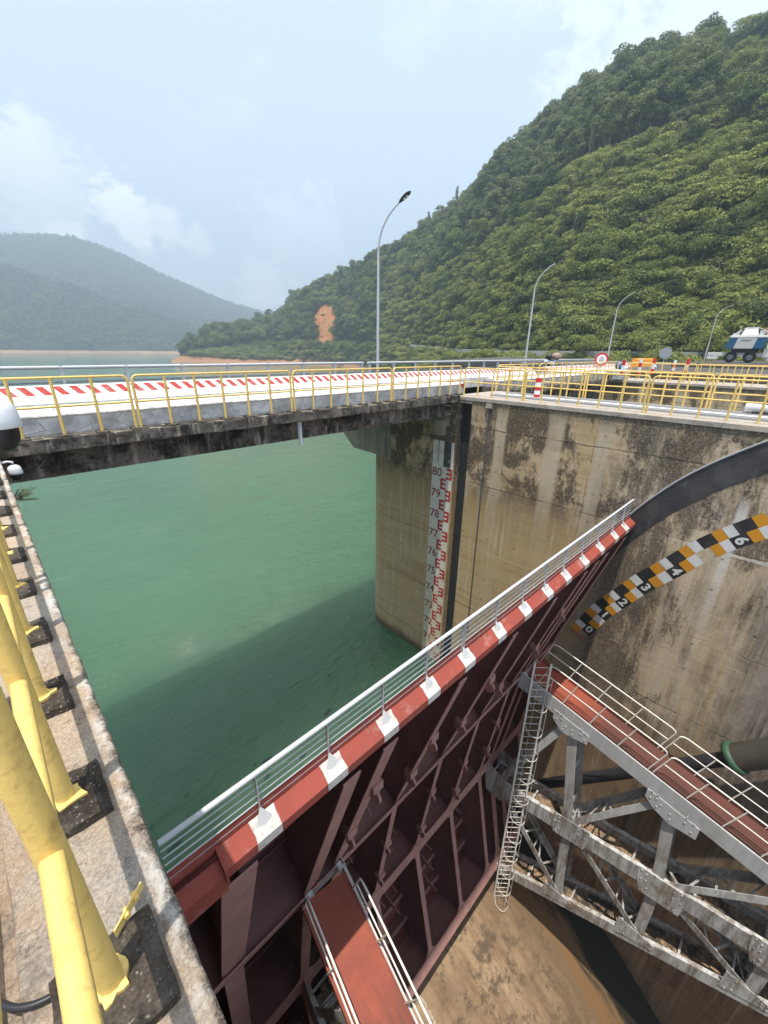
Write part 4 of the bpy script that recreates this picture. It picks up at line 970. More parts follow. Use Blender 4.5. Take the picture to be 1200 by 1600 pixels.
fo=polar_mesh('far_hills',np.linspace(az_h(-500),az_h(620),300),np.concatenate([np.linspace(1150,1420,90),np.linspace(1425,2850,150)]),fz_far,far_mat()); tag(fo,kind='structure')

# ------------------------------------------------------------------ vegetation prototypes
def leaf_mat(name,dark,light,yel,scale=.5):
    t=NT(name); oi=t.n.new('ShaderNodeObjectInfo'); rnd=oi.outputs['Random']; loc=oi.outputs['Location']
    at=t.n.new('ShaderNodeAttribute'); at.attribute_name='shade'
    pn=t.noise(.035,4,.6,vec=loc)
    c=t.mix(at.outputs['Fac'],dark,light); c=t.mix(t.math('MULTIPLY',t.ramp(pn,.38,.62),t.ramp(rnd,.1,.9,.25,.9)),c,yel); c=t.mix(t.ramp(rnd,.0,.35,.45,0),c,dark)
    t.out(c,.6,0,None,.25)
    tr=t.n.new('ShaderNodeBsdfTranslucent'); t._in(tr.inputs[0],t.mix(.5,c,yel)); ms=t.n.new('ShaderNodeMixShader'); ms.inputs[0].default_value=.28
    o=t.n['Material Output']; t.l.new(t.bsdf.outputs[0],ms.inputs[1]); t.l.new(tr.outputs[0],ms.inputs[2]); t.l.new(ms.outputs[0],o.inputs[0]); return t.mat
M['leaf_vine']=leaf_mat('vine_leaves',(.080,.108,.020),(.255,.30,.068),(.31,.325,.085))
M['leaf_tree']=leaf_mat('broadleaf_leaves',(.050,.078,.016),(.20,.26,.062),(.25,.28,.07))
M['leaf_acacia']=leaf_mat('acacia_leaves',(.054,.082,.028),(.185,.24,.085),(.22,.245,.09))
M['leaf_dark']=leaf_mat('dark_leaves',(.026,.050,.016),(.092,.145,.044),(.12,.15,.045))
M['leaf_dry']=leaf_mat('dry_leaves',(.06,.055,.025),(.14,.12,.06),(.16,.13,.06))
def bark():
    t=NT('pale_bark'); n=t.noise(3,7,.7,sc3=(4,4,.6)); return t.out(t.mix(t.ramp(n,.35,.7),(.11,.085,.06),(.30,.26,.21)),.9,0,t.bump(n,.5,.03))
M['bark']=bark()
def leaves_mesh(name,lobes,n,size,mat,droop=0,seed=1,flat=.5):
    """leaf cards spread through lobes [(cx,cy,cz,rx,ry,rz)]"""
    g=np.random.default_rng(seed); w=np.array([l[3]*l[4]+l[4]*l[5]+l[3]*l[5] for l in lobes]); idx=g.choice(len(lobes),n,p=w/w.sum()); L=np.array(lobes)[idx]
    d=g.normal(size=(n,3)); d/=np.linalg.norm(d,axis=1)[:,None]; d[:,2]=np.where(d[:,2]<-.35,-d[:,2],d[:,2])
    rad=g.uniform(.62,1.08,n)**.7; c=L[:,:3]+d*L[:,3:]*rad[:,None]
    nrm=d*.8+g.normal(size=(n,3))*flat; nrm[:,2]+=.35; nrm/=np.linalg.norm(nrm,axis=1)[:,None]
    t=np.cross(nrm,g.normal(size=(n,3))); t/=np.linalg.norm(t,axis=1)[:,None]; b=np.cross(nrm,t); s=size*g.uniform(.55,1.35,n)[:,None]
    if droop: c[:,2]-=droop*g.uniform(0,1,n)*rad
    v=np.stack([c-t*s*.5,c+b*s*.32-nrm*s*.08,c+t*s*.62-nrm*s*.15,c-b*s*.32-nrm*s*.08],1).reshape(-1,3)
    q=np.arange(4*n).reshape(-1,4)
    return v,q,np.repeat(g.uniform(0,1,n)*.6+.4*g.uniform(0,1,len(lobes))[idx],4)
def plant(name,lobes,n,size,mat,seed,trunk=None,droop=0):
    v,q,sh=leaves_mesh(name,lobes,n,size,mat,droop,seed)
    me=bpy.data.meshes.new(name); me.from_pydata(v.tolist(),[],q.tolist()); me.materials.append(mat)
    a=me.attributes.new('shade','FLOAT','POINT'); a.data.foreach_set('value',sh.astype(np.float32)); me.update()
    return me
def blobs(seed,n,R0,H0,z0,spread,rmin,rmax):
    g=np.random.default_rng(seed); o=[]
    for i in range(n):
        a=g.uniform(0,6.28); d=spread*math.sqrt(g.uniform(0,1)); r=g.uniform(rmin,rmax); o.append((d*math.cos(a),d*math.sin(a),z0+g.uniform(0,H0)*(1-.45*d/max(spread,.01)),r,r*g.uniform(.8,1.2),r*g.uniform(.6,.95)))
    return o
ME={}
ME['vine1']=plant('crown',blobs(1,7,0,1.0,.3,2.1,.8,1.4),1426,0.30,M['leaf_vine'],1)
ME['vine2']=plant('crown',blobs(2,9,0,1.7,.3,2.6,.7,1.5),1747,0.31,M['leaf_vine'],2)
ME['shrub']=plant('crown',blobs(3,8,0,2.2,.5,1.8,.7,1.3),1472,0.25,M['leaf_tree'],3)
ME['tree1']=plant('crown',blobs(4,13,0,3.4,3.0,2.4,.9,1.6),2300,0.33,M['leaf_tree'],4)
ME['tree2']=plant('crown',blobs(5,11,0,4.2,2.6,1.9,.8,1.5),2070,0.31,M['leaf_dark'],5)
ME['acacia1']=plant('crown',blobs(6,14,0,5.0,4.6,1.5,.7,1.2),2070,0.30,M['leaf_acacia'],6)
ME['acacia2']=plant('crown',blobs(7,13,0,4.4,5.4,1.8,.7,1.3),2070,0.30,M['leaf_acacia'],7)
ME['dry']=plant('crown',blobs(8,7,0,1.2,.3,1.5,.5,1.0),827,0.24,M['leaf_dry'],8)
ME['column']=plant('crown',[(random.uniform(-.5,.5),random.uniform(-.5,.5),1.2+i*.85,1.25-.045*i*(i>6),1.25-.045*i*(i>6),1.0) for i in range(14)],3200,.32,M['leaf_dark'],9,droop=.6)
ME['umbrella']=plant('crown',blobs(10,9,0,1.2,7.2,2.6,.7,1.2),1196,0.30,M['leaf_dark'],10)
def trunk_mesh(h,r,seed,limbs=5,spread=1.6,z0=.45):
    g=random.Random(seed); mb=MB(); pts=[Vector((0,0,-.6))]
    for i in range(1,7): pts.append(Vector((g.uniform(-.12,.12)*i*.5,g.uniform(-.12,.12)*i*.5,h*i/6)))
    mb.tube(pts,[r*(1-.11*i) for i in range(7)],7)
    for i in range(limbs):
        k=g.randint(2,5); p=pts[k]; a=g.uniform(0,6.28); q=p+Vector((math.cos(a)*spread*.5,math.sin(a)*spread*.5,h*.12)); e=p+Vector((math.cos(a)*spread,math.sin(a)*spread,h*.24))
        mb.tube([p,q,e],[r*.45,r*.3,r*.14],5)
    o=mb.build('trunk',M['bark']); me=o.data; bpy.data.objects.remove(o); return me
TR={'tree1':trunk_mesh(5.0,.2,1),'tree2':trunk_mesh(5.2,.18,2),'acacia1':trunk_mesh(8.2,.13,3,4,1.0),'acacia2':trunk_mesh(8.6,.13,4,4,1.2),'umbrella':trunk_mesh(8.0,.12,5,6,2.0),'column':trunk_mesh(11.5,.25,6,3,.6),'shrub':trunk_mesh(2.0,.07,7,5,.9),'vine1':trunk_mesh(1.2,.06,8,5,1.0),'vine2':trunk_mesh(1.6,.06,9,5,1.2),'dry':trunk_mesh(1.2,.05,10,5,.8)}
def tree(kind,loc,scale,rz,name,label,cat='tree',group=None):
    root=empty(name,loc,rz); root.scale=(scale,scale,scale)
    c=bpy.data.objects.new('crown',ME[kind]); COL.objects.link(c); c.parent=root
    if kind in TR: t=bpy.data.objects.new('trunk',TR[kind]); COL.objects.link(t); t.parent=root
    tag(root,label,cat,group); return root
def joined(kind):
    """crown + trunk as one mesh datablock for the far wood"""
    bm=bmesh.new(); bm.from_mesh(ME[kind]); k=len(bm.faces)
    if kind in TR:
        bm.from_mesh(TR[kind])
        bm.faces.ensure_lookup_table()
        for f in bm.faces[k:]: f.material_index=1
    me=bpy.data.meshes.new('wood_'+kind); bm.to_mesh(me); bm.free(); me.materials.append(ME[kind].materials[0]); me.materials.append(M['bark'])
    return bpy.data.objects.new('wood_'+kind,me)      # not linked to the scene: only its mesh is drawn, by the wood below
def scatter(name,kinds,pts,kidx,scl,rot,tilt=None):
    """one 'stuff' object: copies of the plant meshes at the points"""
    me=bpy.data.meshes.new(name); me.vertices.add(len(pts)); me.vertices.foreach_set('co',np.asarray(pts,np.float32).ravel())
    for nm,val,ty in (('scl',scl,'FLOAT'),('rot',rot,'FLOAT')):
        a=me.attributes.new(nm,ty,'POINT'); a.data.foreach_set('value',np.asarray(val,np.float32))
    a=me.attributes.new('kidx','INT','POINT'); a.data.foreach_set('value',np.asarray(kidx,np.int32))
    o=bpy.data.objects.new(name,me); COL.objects.link(o); tag(o,kind='stuff')
    ng=bpy.data.node_groups.new(name+'_nodes','GeometryNodeTree'); ng.interface.new_socket('Geometry',in_out='INPUT',socket_type='NodeSocketGeometry'); ng.interface.new_socket('Geometry',in_out='OUTPUT',socket_type='NodeSocketGeometry')
    N=ng.nodes; Lk=ng.links; gi=N.new('NodeGroupInput'); go=N.new('NodeGroupOutput'); jn=N.new('GeometryNodeJoinGeometry')
    def attr(nm,ty):
        x=N.new('GeometryNodeInputNamedAttribute'); x.data_type=ty; x.inputs['Name'].default_value=nm; return x.outputs['Attribute']
    kid=attr('kidx','INT'); sc_=attr('scl','FLOAT'); ro=attr('rot','FLOAT')
    cmb=N.new('ShaderNodeCombineXYZ'); Lk.new(ro,cmb.inputs[2])
    for i,k in enumerate(kinds):
        oi=N.new('GeometryNodeObjectInfo'); oi.inputs['Object'].default_value=PROTO[k]; oi.inputs['As Instance'].default_value=True
        cmp_=N.new('FunctionNodeCompare'); cmp_.data_type='INT'; cmp_.operation='EQUAL'; Lk.new(kid,cmp_.inputs[2]); cmp_.inputs[3].default_value=i
        ip=N.new('GeometryNodeInstanceOnPoints'); Lk.new(gi.outputs[0],ip.inputs['Points']); Lk.new(cmp_.outputs[0],ip.inputs['Selection']); Lk.new(oi.outputs['Geometry'],ip.inputs['Instance'])
        Lk.new(cmb.outputs[0],ip.inputs['Rotation']); Lk.new(sc_,ip.inputs['Scale']); Lk.new(ip.outputs[0],jn.inputs[0])
    Lk.new(jn.outputs[0],go.inputs[0]); md=o.modifiers.new('scatter','NODES'); md.node_group=ng
    return o
PROTO={k:joined(k) for k in ('vine1','vine2','shrub','tree1','tree2','acacia1','acacia2','dry')}
KINDS=list(PROTO)
# --- hillside wood
def hill_points(n):
    az=rng.uniform(az_h(285),az_h(1330),n); u=rng.uniform(0,1,n); rs,rr,zr,rd,zd=interp(az)
    lo=rs+6; hi=rd+10; r=np.sqrt(lo**2+(hi**2-lo**2)*u)
    z=hz(az,r); t=(r-rr)/(rd-rr); soil,e,g=soil_fn(az,r,z)
    keep=((soil<rng.uniform(.25,.9,n))|((e>.5)&(rng.uniform(0,1,n)<.012)))&~((r>rr-5.5)&(r<rr+4))
    return az[keep],r[keep],z[keep],t[keep]
az,r,z,t=hill_points(34000)
x=r*np.sin(az); y=r*np.cos(az); nz=fbm(x,y,70); n2=fbm(x,y,23)
keep=~((x<62)&(y<45)&(x>30)); az,r,z,t,x,y,nz,n2=[q[keep] for q in (az,r,z,t,x,y,nz,n2)]
k=np.zeros(len(az),int); q=rng.uniform(0,1,len(az))
k=np.where(q<.46,0,np.where(q<.78,1,np.where(q<.90,2,np.where(q<.955,7,np.where(q<.975,3,4)))))
# acacia stand across the middle of the slope, woodland on headland and crest
pxl=np.interp(az,AZ,[kk[0] for kk in KN]); stand=(pxl>640)&(pxl<1010)&(t>.34+.0*nz)&(t<.80)&(nz+.5*n2+.35*np.sin((pxl-650)/115)>-.45)
k=np.where(stand&(q<.72),np.where(q<.36,5,6),k)
wood=((pxl<600)&(t>-.1)&(nz>-.35))|((t>.86)&(q<.25)); k=np.where(wood&(q<.75),np.where(q<.3,3,np.where(q<.55,4,np.where(q<.65,5,2))),k)
k=np.where((t<0)&(k>2),np.where(q<.9,2,1),k)
scl=np.clip(np.exp(rng.normal(-.10,.34,len(az))),.4,1.8)*np.where(t>.9,.8,1)*np.where(soil_fn(az,r,z)[1]>.3,.45,1)*np.where(r>260,1.25,1.0)*np.where(r>400,1.2,1)*np.where(t<0,.8,1)
scatter('hillside_forest',KINDS,np.stack([x,y,z-.25],1),k,scl,rng.uniform(0,6.28,len(az)))
# --- far forest
n=24000; fa=rng.uniform(az_h(-60),az_h(470),n); u=rng.uniform(0,1,n); s=np.interp(fa,FA,FS)+16; rd=np.interp(fa,FA,FR)+15; rr_=s+(rd-s)*u; zz=fz_far(fa,rr_); kp=zz>-9.4; fa,rr_,zz=fa[kp],rr_[kp],zz[kp]
scatter('far_forest',KINDS,np.stack([rr_*np.sin(fa),rr_*np.cos(fa),zz-.5],1),rng.choice([2,3,4,1],len(fa)),rng.uniform(1.1,1.9,len(fa)),rng.uniform(0,6.28,len(fa)))
# --- individual trees you can point at
def at_px(px,py,r,lift=0):
    a,e=azel(px,py); return a,r
def put(kind,px,tfrac,scale,name,label,group=None,cat='tree',dr=0):
    a=az_h(px)
    # column px as seen at that height: refine azimuth for the row the plant stands on
    for _ in range(4):
        rs,rr,zr,rd,zd=[float(v) for v in interp(np.array([a]))]; r=rr+(rd-rr)*tfrac; zz=float(hz(np.array([a]),np.array([r]))[0])
        p=Vector((r*math.sin(a),r*math.cos(a),zz)); c=Vector((p.dot(CR),p.dot(CU),p.dot(CF))); x_=600+FPX*c.x/c.z; a+= (px-x_)/FPX*.8
    return tree(kind,(r*math.sin(a),r*math.cos(a),zz-.2),scale,random.uniform(0,6),name,label,cat,group)
put('column',713,.985,1.35,'columnar_tree','tall dark vine-covered column of a tree standing clear on the ridge')
put('column',668,.88,1.5,'columnar_tree','leaning dark vine-draped tree trunk on the slope right of the tall lamp')
put('umbrella',856,1.0,.95,'flat_topped_tree','thin flat-topped tree alone on the steep skyline')
put('umbrella',906,1.0,1.05,'flat_topped_tree','dark spreading tree on the skyline above the steepest slope')
put('umbrella',1011,1.0,.85,'flat_topped_tree','sparse wispy tree on the skyline near the hill shoulder')
put('tree2',982,.99,1.1,'ridge_tree','bushy tree on the skyline left of the wispy one')
put('tree1',1193,1.0,1.0,'ridge_tree','round tree on the highest skyline at the right edge')
put('tree2',1160,.80,1.9,'dark_tree','large dark leafy tree mass high on the right slope')
put('tree2',1145,.84,1.5,'dark_tree','dark leafy tree left of the large dark mass high on the slope')
for i,px in enumerate((476,496,520,545,575,628,690,735,760,800,935,960)):
    put(('tree2','tree1','umbrella','tree2')[i%4],px,1.0,random.uniform(.75,1.05),'ridge_tree','tree in the uneven row along the ridge skyline','trees along the skyline')
for i,px in enumerate((305,325,345,365,388,415)):
    put(('tree1','tree2')[i%2],px,.5,random.uniform(.9,1.15),'headland_tree','dark tree on the low headland tip above the red bank','trees on the headland')
for i,(px,sc_) in enumerate(((905,.9),(930,1.0),(965,.9),(1000,.95),(1030,1.1),(1070,1.0),(1095,.9),(880,.85),(860,.8),(620,1.2),(650,1.1),(680,1.0),(700,.95),(830,.9),(800,.9))):
    put(('tree1','shrub','vine2')[i%3],px,(-.03,.02,.05)[i%3] if px>800 else -.12,sc_*(1.0 if i%3==0 else 1.6),'roadside_bush','leafy bush at the foot of the hill behind the road rail','bushes along the foot of the hill',cat='bush')

for i,(px,tf) in enumerate(((848,.16),(868,.14),(858,.20),(905,.22),(985,.30),(1178,.10),(1165,.16),(872,.30))):
    a=az_h(px); rs_,rr_1,zr_1,rd_1,_=[float(v) for v in interp(np.array([a]))]; r_=rr_1+(rd_1-rr_1)*tf; zz=float(hz(np.array([a]),np.array([r_]))[0])
    root=empty('bare_tree',(r_*math.sin(a),r_*math.cos(a),zz)); t_=bpy.data.objects.new('trunk',TR['acacia1' if i%2 else 'umbrella']); COL.objects.link(t_); t_.parent=root; root.scale=(.9,.9,1.1+.2*(i%3))
    tag(root,'thin pale bare trunk standing among the creepers on the slope','tree','bare trunks on the slope')
# ------------------------------------------------------------------ roadside wall at the foot of the hill
wl=MB(); aa=np.linspace(az_h(640),az_h(1110),60); prev=None
for a in aa:
    rs_,rr_1,zr_1,_,_=[float(v) for v in interp(np.array([a]))]; p=Vector(((rr_1-5)*math.sin(a),(rr_1-5)*math.cos(a),zr_1+.25))
    if prev is not None: wl.bar(prev,p,.35,1.3)
    prev=p
o=wl.build('roadside_wall',M['parapet'] if False else paint('pale_wall',(.42,.41,.38),.9,(.2,.2,.16),.6,.6)); tag(o,'low pale roadside wall along the foot of the hill','wall')
# ------------------------------------------------------------------ street lamps
def lamp(x,y,zb,zt,reach,label):
    root=empty('street_lamp',(x,y,zb)); h=zt-zb; k=h-2.1
    MB().tube([(0,0,0),(0,0,h*.45),(0,0,k)],[.085,.07,.055],12).build('pole',M['galv'],root)
    pts=[(0,0,k)]+[(0,-reach*(1-math.cos(q)),k+2.0*math.sin(q)) for q in np.linspace(.12,1.15,9)]
    MB().tube(pts,[.055]+[.05-.0018*i for i in range(9)],10).build('arm',M['galv'],root)
    e=Vector(pts[-1]); d=(e-Vector(pts[-2])).normalized(); hb=MB(); sd=Vector((1,0,0)); u=sd.cross(d).normalized(); u=-u if u.z<0 else u; prof=[(0,.05,.05),(.12,.10,.07),(.35,.15,.09),(.6,.14,.08),(.74,.07,.04)]
    vs=[];fs=[];n=10
    for t_,w_,hh in prof:
        for j in range(n): q=2*math.pi*j/n; vs.append(e+d*t_+sd*math.cos(q)*w_+u*math.sin(q)*hh*(1 if math.sin(q)>0 else .6))
    for i in range(len(prof)-1):
        for j in range(n): fs.append((i*n+j,i*n+(j+1)%n,(i+1)*n+(j+1)%n,(i+1)*n+j))
    fs.append(tuple(range(n-1,-1,-1))); fs.append(tuple((len(prof)-1)*n+j for j in range(n))); hb.add(vs,fs,0,True)
    hd=hb.build('lamp_head',M['black'],root)
    l=MB(); a=e+d*.2-u*.058; b=e+d*.6-u*.055
    for f in (.2,.62): c=a.lerp(b,f); l.bar(c,c+d*.11,.12,.014,u)
    l.build('lens',M['signwhite'],hd)
    MB().box(-.16,.16,-.16,.16,-.02,.02).build('base_plate',M['galv'],root)
    tag(root,label,'street lamp'); return root
lamp(16.97,17.9,-1.26,6.85,2.45,'tall grey street lamp standing clear against the sky, nearest of the row')
lamp(35.4,18.6,-1.26,6.75,2.5,'grey street lamp against the hill, second in the row')
lamp(56,18.85,-1.26,6.6,2.6,'grey street lamp behind the round red sign, third in the row')
lamp(84,13.9,-1.0,7.1,2.8,'grey street lamp just left of the white crane truck')
lamp(107,12.2,-.9,7.2,3.0,'small distant lamp rising right behind the crane truck')
lamp(139,13.0,-.9,7.2,3.2,'smallest lamp, farthest of the row at the right edge')
# ------------------------------------------------------------------ mobile crane seen across the pier tops
cd=Vector((1,.12,0)).normalized()
cr=empty('mobile_crane',(61.0,6.7,-.83)); tag(cr,'white and blue mobile crane truck parked on the platform with its counterweight facing us','crane truck')
# local axes: along = carrier axis (runs across the view), out = towards the camera
ry=math.atan2(-(39.9),4.4)
cr.rotation_euler=(0,0,math.atan2(6.7,61.0)-math.pi/2)  # local +y points away from the camera side, x to the left
def cb(mb,n,m,p=cr,**k): return mb.build(n,m,p,**k)
# here local -x is right in the picture after the turn; write with helper so x+ = picture right
def q(x): return x
def bx(mb,x0,x1,y0,y1,z0,z1): return mb.box(min(q(x0),q(x1)),max(q(x0),q(x1)),y0,y1,z0,z1)
W=MB(); bx(W,-3.2,4.6,-.2,2.3,.62,1.02); bx(W,1.7,4.6,-.25,-.2+.3,.25,1.05); bx(W,-3.2,-2.2,-.2,.2,.3,.8); cb(W,'carrier',M['cranewhite'],bevel=.03)
for x in (-1.12,.48,3.4):
    t=MB(); t.lathe([(.28,-.18),(.50,-.20),(.555,-.14),(.565,.0),(.555,.14),(.50,.20),(.28,.18),(.28,-.18)],(q(x),-.18,.565),(0,1,0),28)
    ty=cb(t,'tyre',M['rubber']); r=MB(); r.lathe([(.0,-.10),(.12,-.14),(.14,-.06),(.26,-.05),(.29,-.17),(.29,.1),(0,.1)],(q(x),-.18,.565),(0,1,0),20); cb(r,'rim',M['greypost'],ty)
def trap(mb,x0b,x1b,x0t,x1t,y0b,y0t,y1,z0,z1):
    vs=[(q(x0b),y0b,z0),(q(x1b),y0b,z0),(q(x1b),y1,z0),(q(x0b),y1,z0),(q(x0t),y0t,z1),(q(x1t),y0t,z1),(q(x1t),y1,z1),(q(x0t),y1,z1)]
    return mb.add(vs,[(3,2,1,0),(4,5,6,7),(0,1,5,4),(1,2,6,5),(2,3,7,6),(3,0,4,7)])
cw=MB(); trap(cw,-1.88,1.36,-1.60,1.52,-.9,-1.0,.5,1.42,2.50); body=cb(cw,'counterweight',M['blue'],bevel=.03)
pn=MB(); trap(pn,-1.10,.50,-.92,.68,-.915,-1.015,-.80,1.425,2.47); cb(pn,'white_panel',M['cranewhite'],body)
p=text_mb('Loncor',.30,(q(-.19),-.995,2.24),(1,0,0),(0,-.09,1),.012,.006); o=cb(p,'lettering',M['black'],body)
tp=MB(); trap(tp,-1.62,1.55,-1.55,1.5,-1.02,-.98,.6,2.503,2.74); cb(tp,'deck_cover',M['cranewhite'],bevel=.02)
wb=MB(); trap(wb,-.78,.66,-.55,.50,-.85,-.55,.6,2.743,3.38); h=cb(wb,'winch_housing',M['cranewhite'],bevel=.03)
vw=MB(); trap(vw,-.33,.27,-.30,.25,-.74,-.62,-.5,2.95,3.22); cb(vw,'vent_window',M['glass'],h)
st=MB()
for a,b in ((-1.35,-.85),(.75,1.1)): st.bar((q(a),-.5,2.74),(q(b),-.2,3.3),.09,.09); st.bar((q(a+.2),-.8,2.74),(q(b+.1),-.6,3.15),.06,.06)
bx(st,-1.45,-.9,-.7,.1,2.74,2.95); bx(st,.72,1.0,-.6,.3,2.74,3.2); st.tube([(q(-.7),-.3,3.4),(q(-.3),-.1,3.5),(q(.6),-.1,3.46),(q(.9),-.3,3.3)],.03,6); cb(st,'hoist_frame',M['galv'])
wn=MB(); wn.lathe([(.0,-.2),(.30,-.2),(.30,-.12),(.18,-.1),(.18,.2),(.30,.22),(.3,.3),(0,.3)],(q(1.55),-.3,3.02),(0,1,0),20); cb(wn,'winch_drum',M['galv'])
bm_=MB(); bm_.bar((q(1.5),-.1,2.9),(q(2.0),.1,3.1),.5,.5); bm_.bar((q(1.3),.0,2.9),(q(1.3),.8,3.5),.2,.2); cb(bm_,'boom_bracket',M['red'])
ug=MB(); bx(ug,-1.2,1.0,-.5,1.9,1.02,1.41); cb(ug,'slew_ring',M['black'])
sd=MB(); bx(sd,1.5,2.0,-.6,.0,.55,1.38); bx(sd,2.2,2.9,-.4,.1,.35,.95); bx(sd,1.62,1.78,-.8,-.6,1.35,1.95); cb(sd,'outrigger_box',M['cranewhite'],bevel=.03)
yd=MB(); yd.box(53,80,-30,11.5,-1.4,-.845); o=yd.build('yard_pavement',M['asphalt']); tag(o,kind='structure')
# ------------------------------------------------------------------ motorbike with a sack, on the road behind the barrier
mk=empty('motorbike',(29.2,13.4,-1.26),R(-8)); tag(mk,'black and white motorbike loaded with a brown sack, parked on the road','motorbike')
for x in (-.63,.63):
    t=MB(); t.lathe([(.22,-.04),(.28,-.05),(.30,0),(.28,.05),(.22,.04),(.22,-.04)],(x,0,.30),(0,1,0),24); w_=t.build('wheel',M['rubber'],mk)
    r=MB(); r.lathe([(.0,-.02),(.05,-.06),(.05,.06),(0,.06)],(x,0,.3),(0,1,0),12)
    for a in np.linspace(0,2*math.pi,7)[:-1]: r.bar((x,0,.3),(x+.23*math.cos(a),0,.3+.23*math.sin(a)),.03,.03,(0,1,0))
    r.build('rim',M['galv'],w_)
b=MB(); b.prism([(-.75,.62),(-.35,.52),(-.1,.42),(.2,.38),(.38,.55),(.42,.80),(.30,.84),(.12,.62),(-.15,.60),(-.3,.72),(-.72,.80)],'y',-.12,.12); b.prism([(.40,.85),(.50,.62),(.60,.66),(.55,.95),(.46,1.02)],'y',-.14,.14); b.build('fairing',M['whiteplastic'],mk,bevel=.03)
b=MB(); b.prism([(-.68,.81),(-.28,.73),(.10,.70),(.08,.76),(-.25,.82),(-.66,.88)],'y',-.13,.13); b.build('seat',M['blackplastic'],mk,bevel=.02)
b=MB(); b.tube([(.63,0,.3),(.52,0,.7),(.42,0,1.05)],.03,8); b.tube([(.36,-.34,1.10),(.42,-.12,1.04),(.42,.12,1.04),(.36,.34,1.10)],.016,8); b.tube([(-.63,.08,.3),(-.1,.08,.38)],.03,8); b.box(-.2,.2,-.11,.11,.24,.42); b.tube([(.4,.2,1.05),(.34,.24,1.25)],.01,6); b.tube([(.4,-.2,1.05),(.34,-.24,1.25)],.01,6); b.build('fork_and_engine',M['black'],mk)
b=MB(); b.lathe([(.0,-.05),(.08,-.02),(.09,.05),(0,.06)],(.56,0,.92),(1,0,.2),14); b.build('headlight',M['signwhite'],mk)
b=MB(); b.tube([(-.55,.16,.35),(-.1,.16,.32)],.05,10); b.build('exhaust',M['galv'],mk)
def lumpy(c,r,seed,mat,name,parent,n=14,m=9):
    mb=MB(); vs=[];fs=[]
    for i in range(m+1):
        for j in range(n):
            a=2*math.pi*j/n; e=-math.pi/2+math.pi*i/m; d=Vector((math.cos(a)*math.cos(e),math.sin(a)*math.cos(e),math.sin(e))); k=1+.22*mnoise.noise(d*1.7+Vector((seed,0,0)))+.08*mnoise.noise(d*5+Vector((seed,2,0)))
            vs.append((c[0]+d.x*r[0]*k,c[1]+d.y*r[1]*k,c[2]+d.z*r[2]*k))
    for i in range(m):
        for j in range(n): fs.append((i*n+j,i*n+(j+1)%n,(i+1)*n+(j+1)%n,(i+1)*n+j))
    mb.add(vs,fs,0,True); return mb.build(name,mat,parent)
o=lumpy((29.62,13.3,-.27),(.40,.32,.24),3,M['sack'],'sack',None); tag(o,'bulging brown sack tied on the rear of the motorbike','sack')
o=lumpy((28.72,13.4,-.30),(.15,.22,.17),8,M['blackplastic'],'bag',None); tag(o,'dark bag hung on the front of the motorbike','bag')
# ------------------------------------------------------------------ signs, bollards, barrier on the platform
def disc_sign(x,y,zc,r,rz,front,label,name,zb=-1.26):
    root=empty(name,(x,y,zb),rz); MB().tube([(0,.03,0),(0,.03,zc-zb+r*.7)],.035,10).build('post',M['galv'],root)
    d=MB(); d.lathe([(0,-.012),(r,-.012),(r,.012),(0,.012)],(0,0,zc-zb),(0,1,0),36,0,False); o=d.build('disc',M['signred'] if front else M['greyplastic'],root)
    if front:
        w_=MB(); w_.lathe([(0,-.018),(r*.72,-.018),(r*.72,-.0135),(0,-.0135)],(0,0,zc-zb),(0,1,0),36,0,False); w_.build('white_face',M['signwhite'],o)
        l=MB()
        for dz,ww in ((.12,.27),(.02,.42),(-.08,.42),(-.17,.24)): l.box(-r*ww/.72*.62,r*ww/.72*.62,-.0215,-.0185,zc-zb+dz*r/.4-.02,zc-zb+dz*r/.4+.02)
        l.build('lettering',M['black'],o)
    tag(root,label,'sign'); return root
a,e=azel(940,562); disc_sign(31.6,11.0,-.42,.42,-a+R(4),True,'round white sign with thick red rim and dark lines of text','round_sign')
a,e=azel(1042,552); disc_sign(52.0,12.0,.05,.55,-a,False,'grey back of a round sign above the far railings','round_sign')
def bollard(x,y,zb,h,r,label,n=5):
    root=empty('bollard',(x,y,zb)); MB().tube([(0,0,0),(0,0,h)],r,16).build('tube',M['signwhite'],root)
    b=MB()
    for i in range(0,n,2): b.tube([(0,0,h*i/n+.002),(0,0,h*(i+1)/n-(.0 if i<n-1 else -.004))],r+.004,16)
    b.build('red_band',M['signred'],root); tag(root,label,'bollard')
bollard(15.62,7.55,-1.665,.74,.11,'red and white banded post on top of the big pier, just behind its railing')
for i,(px,py,Y) in enumerate(((975,566,8.6),(1002,564,8.2),(1023,563,8.0),(1055,566,7.0),(1076,564,6.2))):
    p=onY(px,py,Y); bollard(p.x,p.y,-1.27,p.z+1.27+.12,.09,['first','second','third','fourth','fifth'][i]+' white post with red top, counted from the round red sign, on the platform',4 if i%2 else 3)
wb=empty('water_barrier',(37.3,10.6,-1.268),R(-4)); 
b=MB()
for i in range(9):
    b.prism([(-.2,.0),(.2,.0),(.14,.5),(.09,.62),(-.09,.62),(-.14,.5)],'x',-2.0+i*.45,-2.0+i*.45+.41)
    if i<8: b.box(-2.0+i*.45+.41,-2.0+(i+1)*.45,-.09,.09,.1,.5)
o=b.build('barrier_body',M['orange'],wb,bevel=.02); tag(wb,'long orange ribbed plastic barrier lying behind the yellow railings','barrier')
wb.location=tuple(onY(1003,577,10.2)); wb.location.z=-.98; st=MB(); st.box(-2.1,2.1,-.3,.3,-.29,-.004); st.build('base_kerb',M['piertop'],wb)
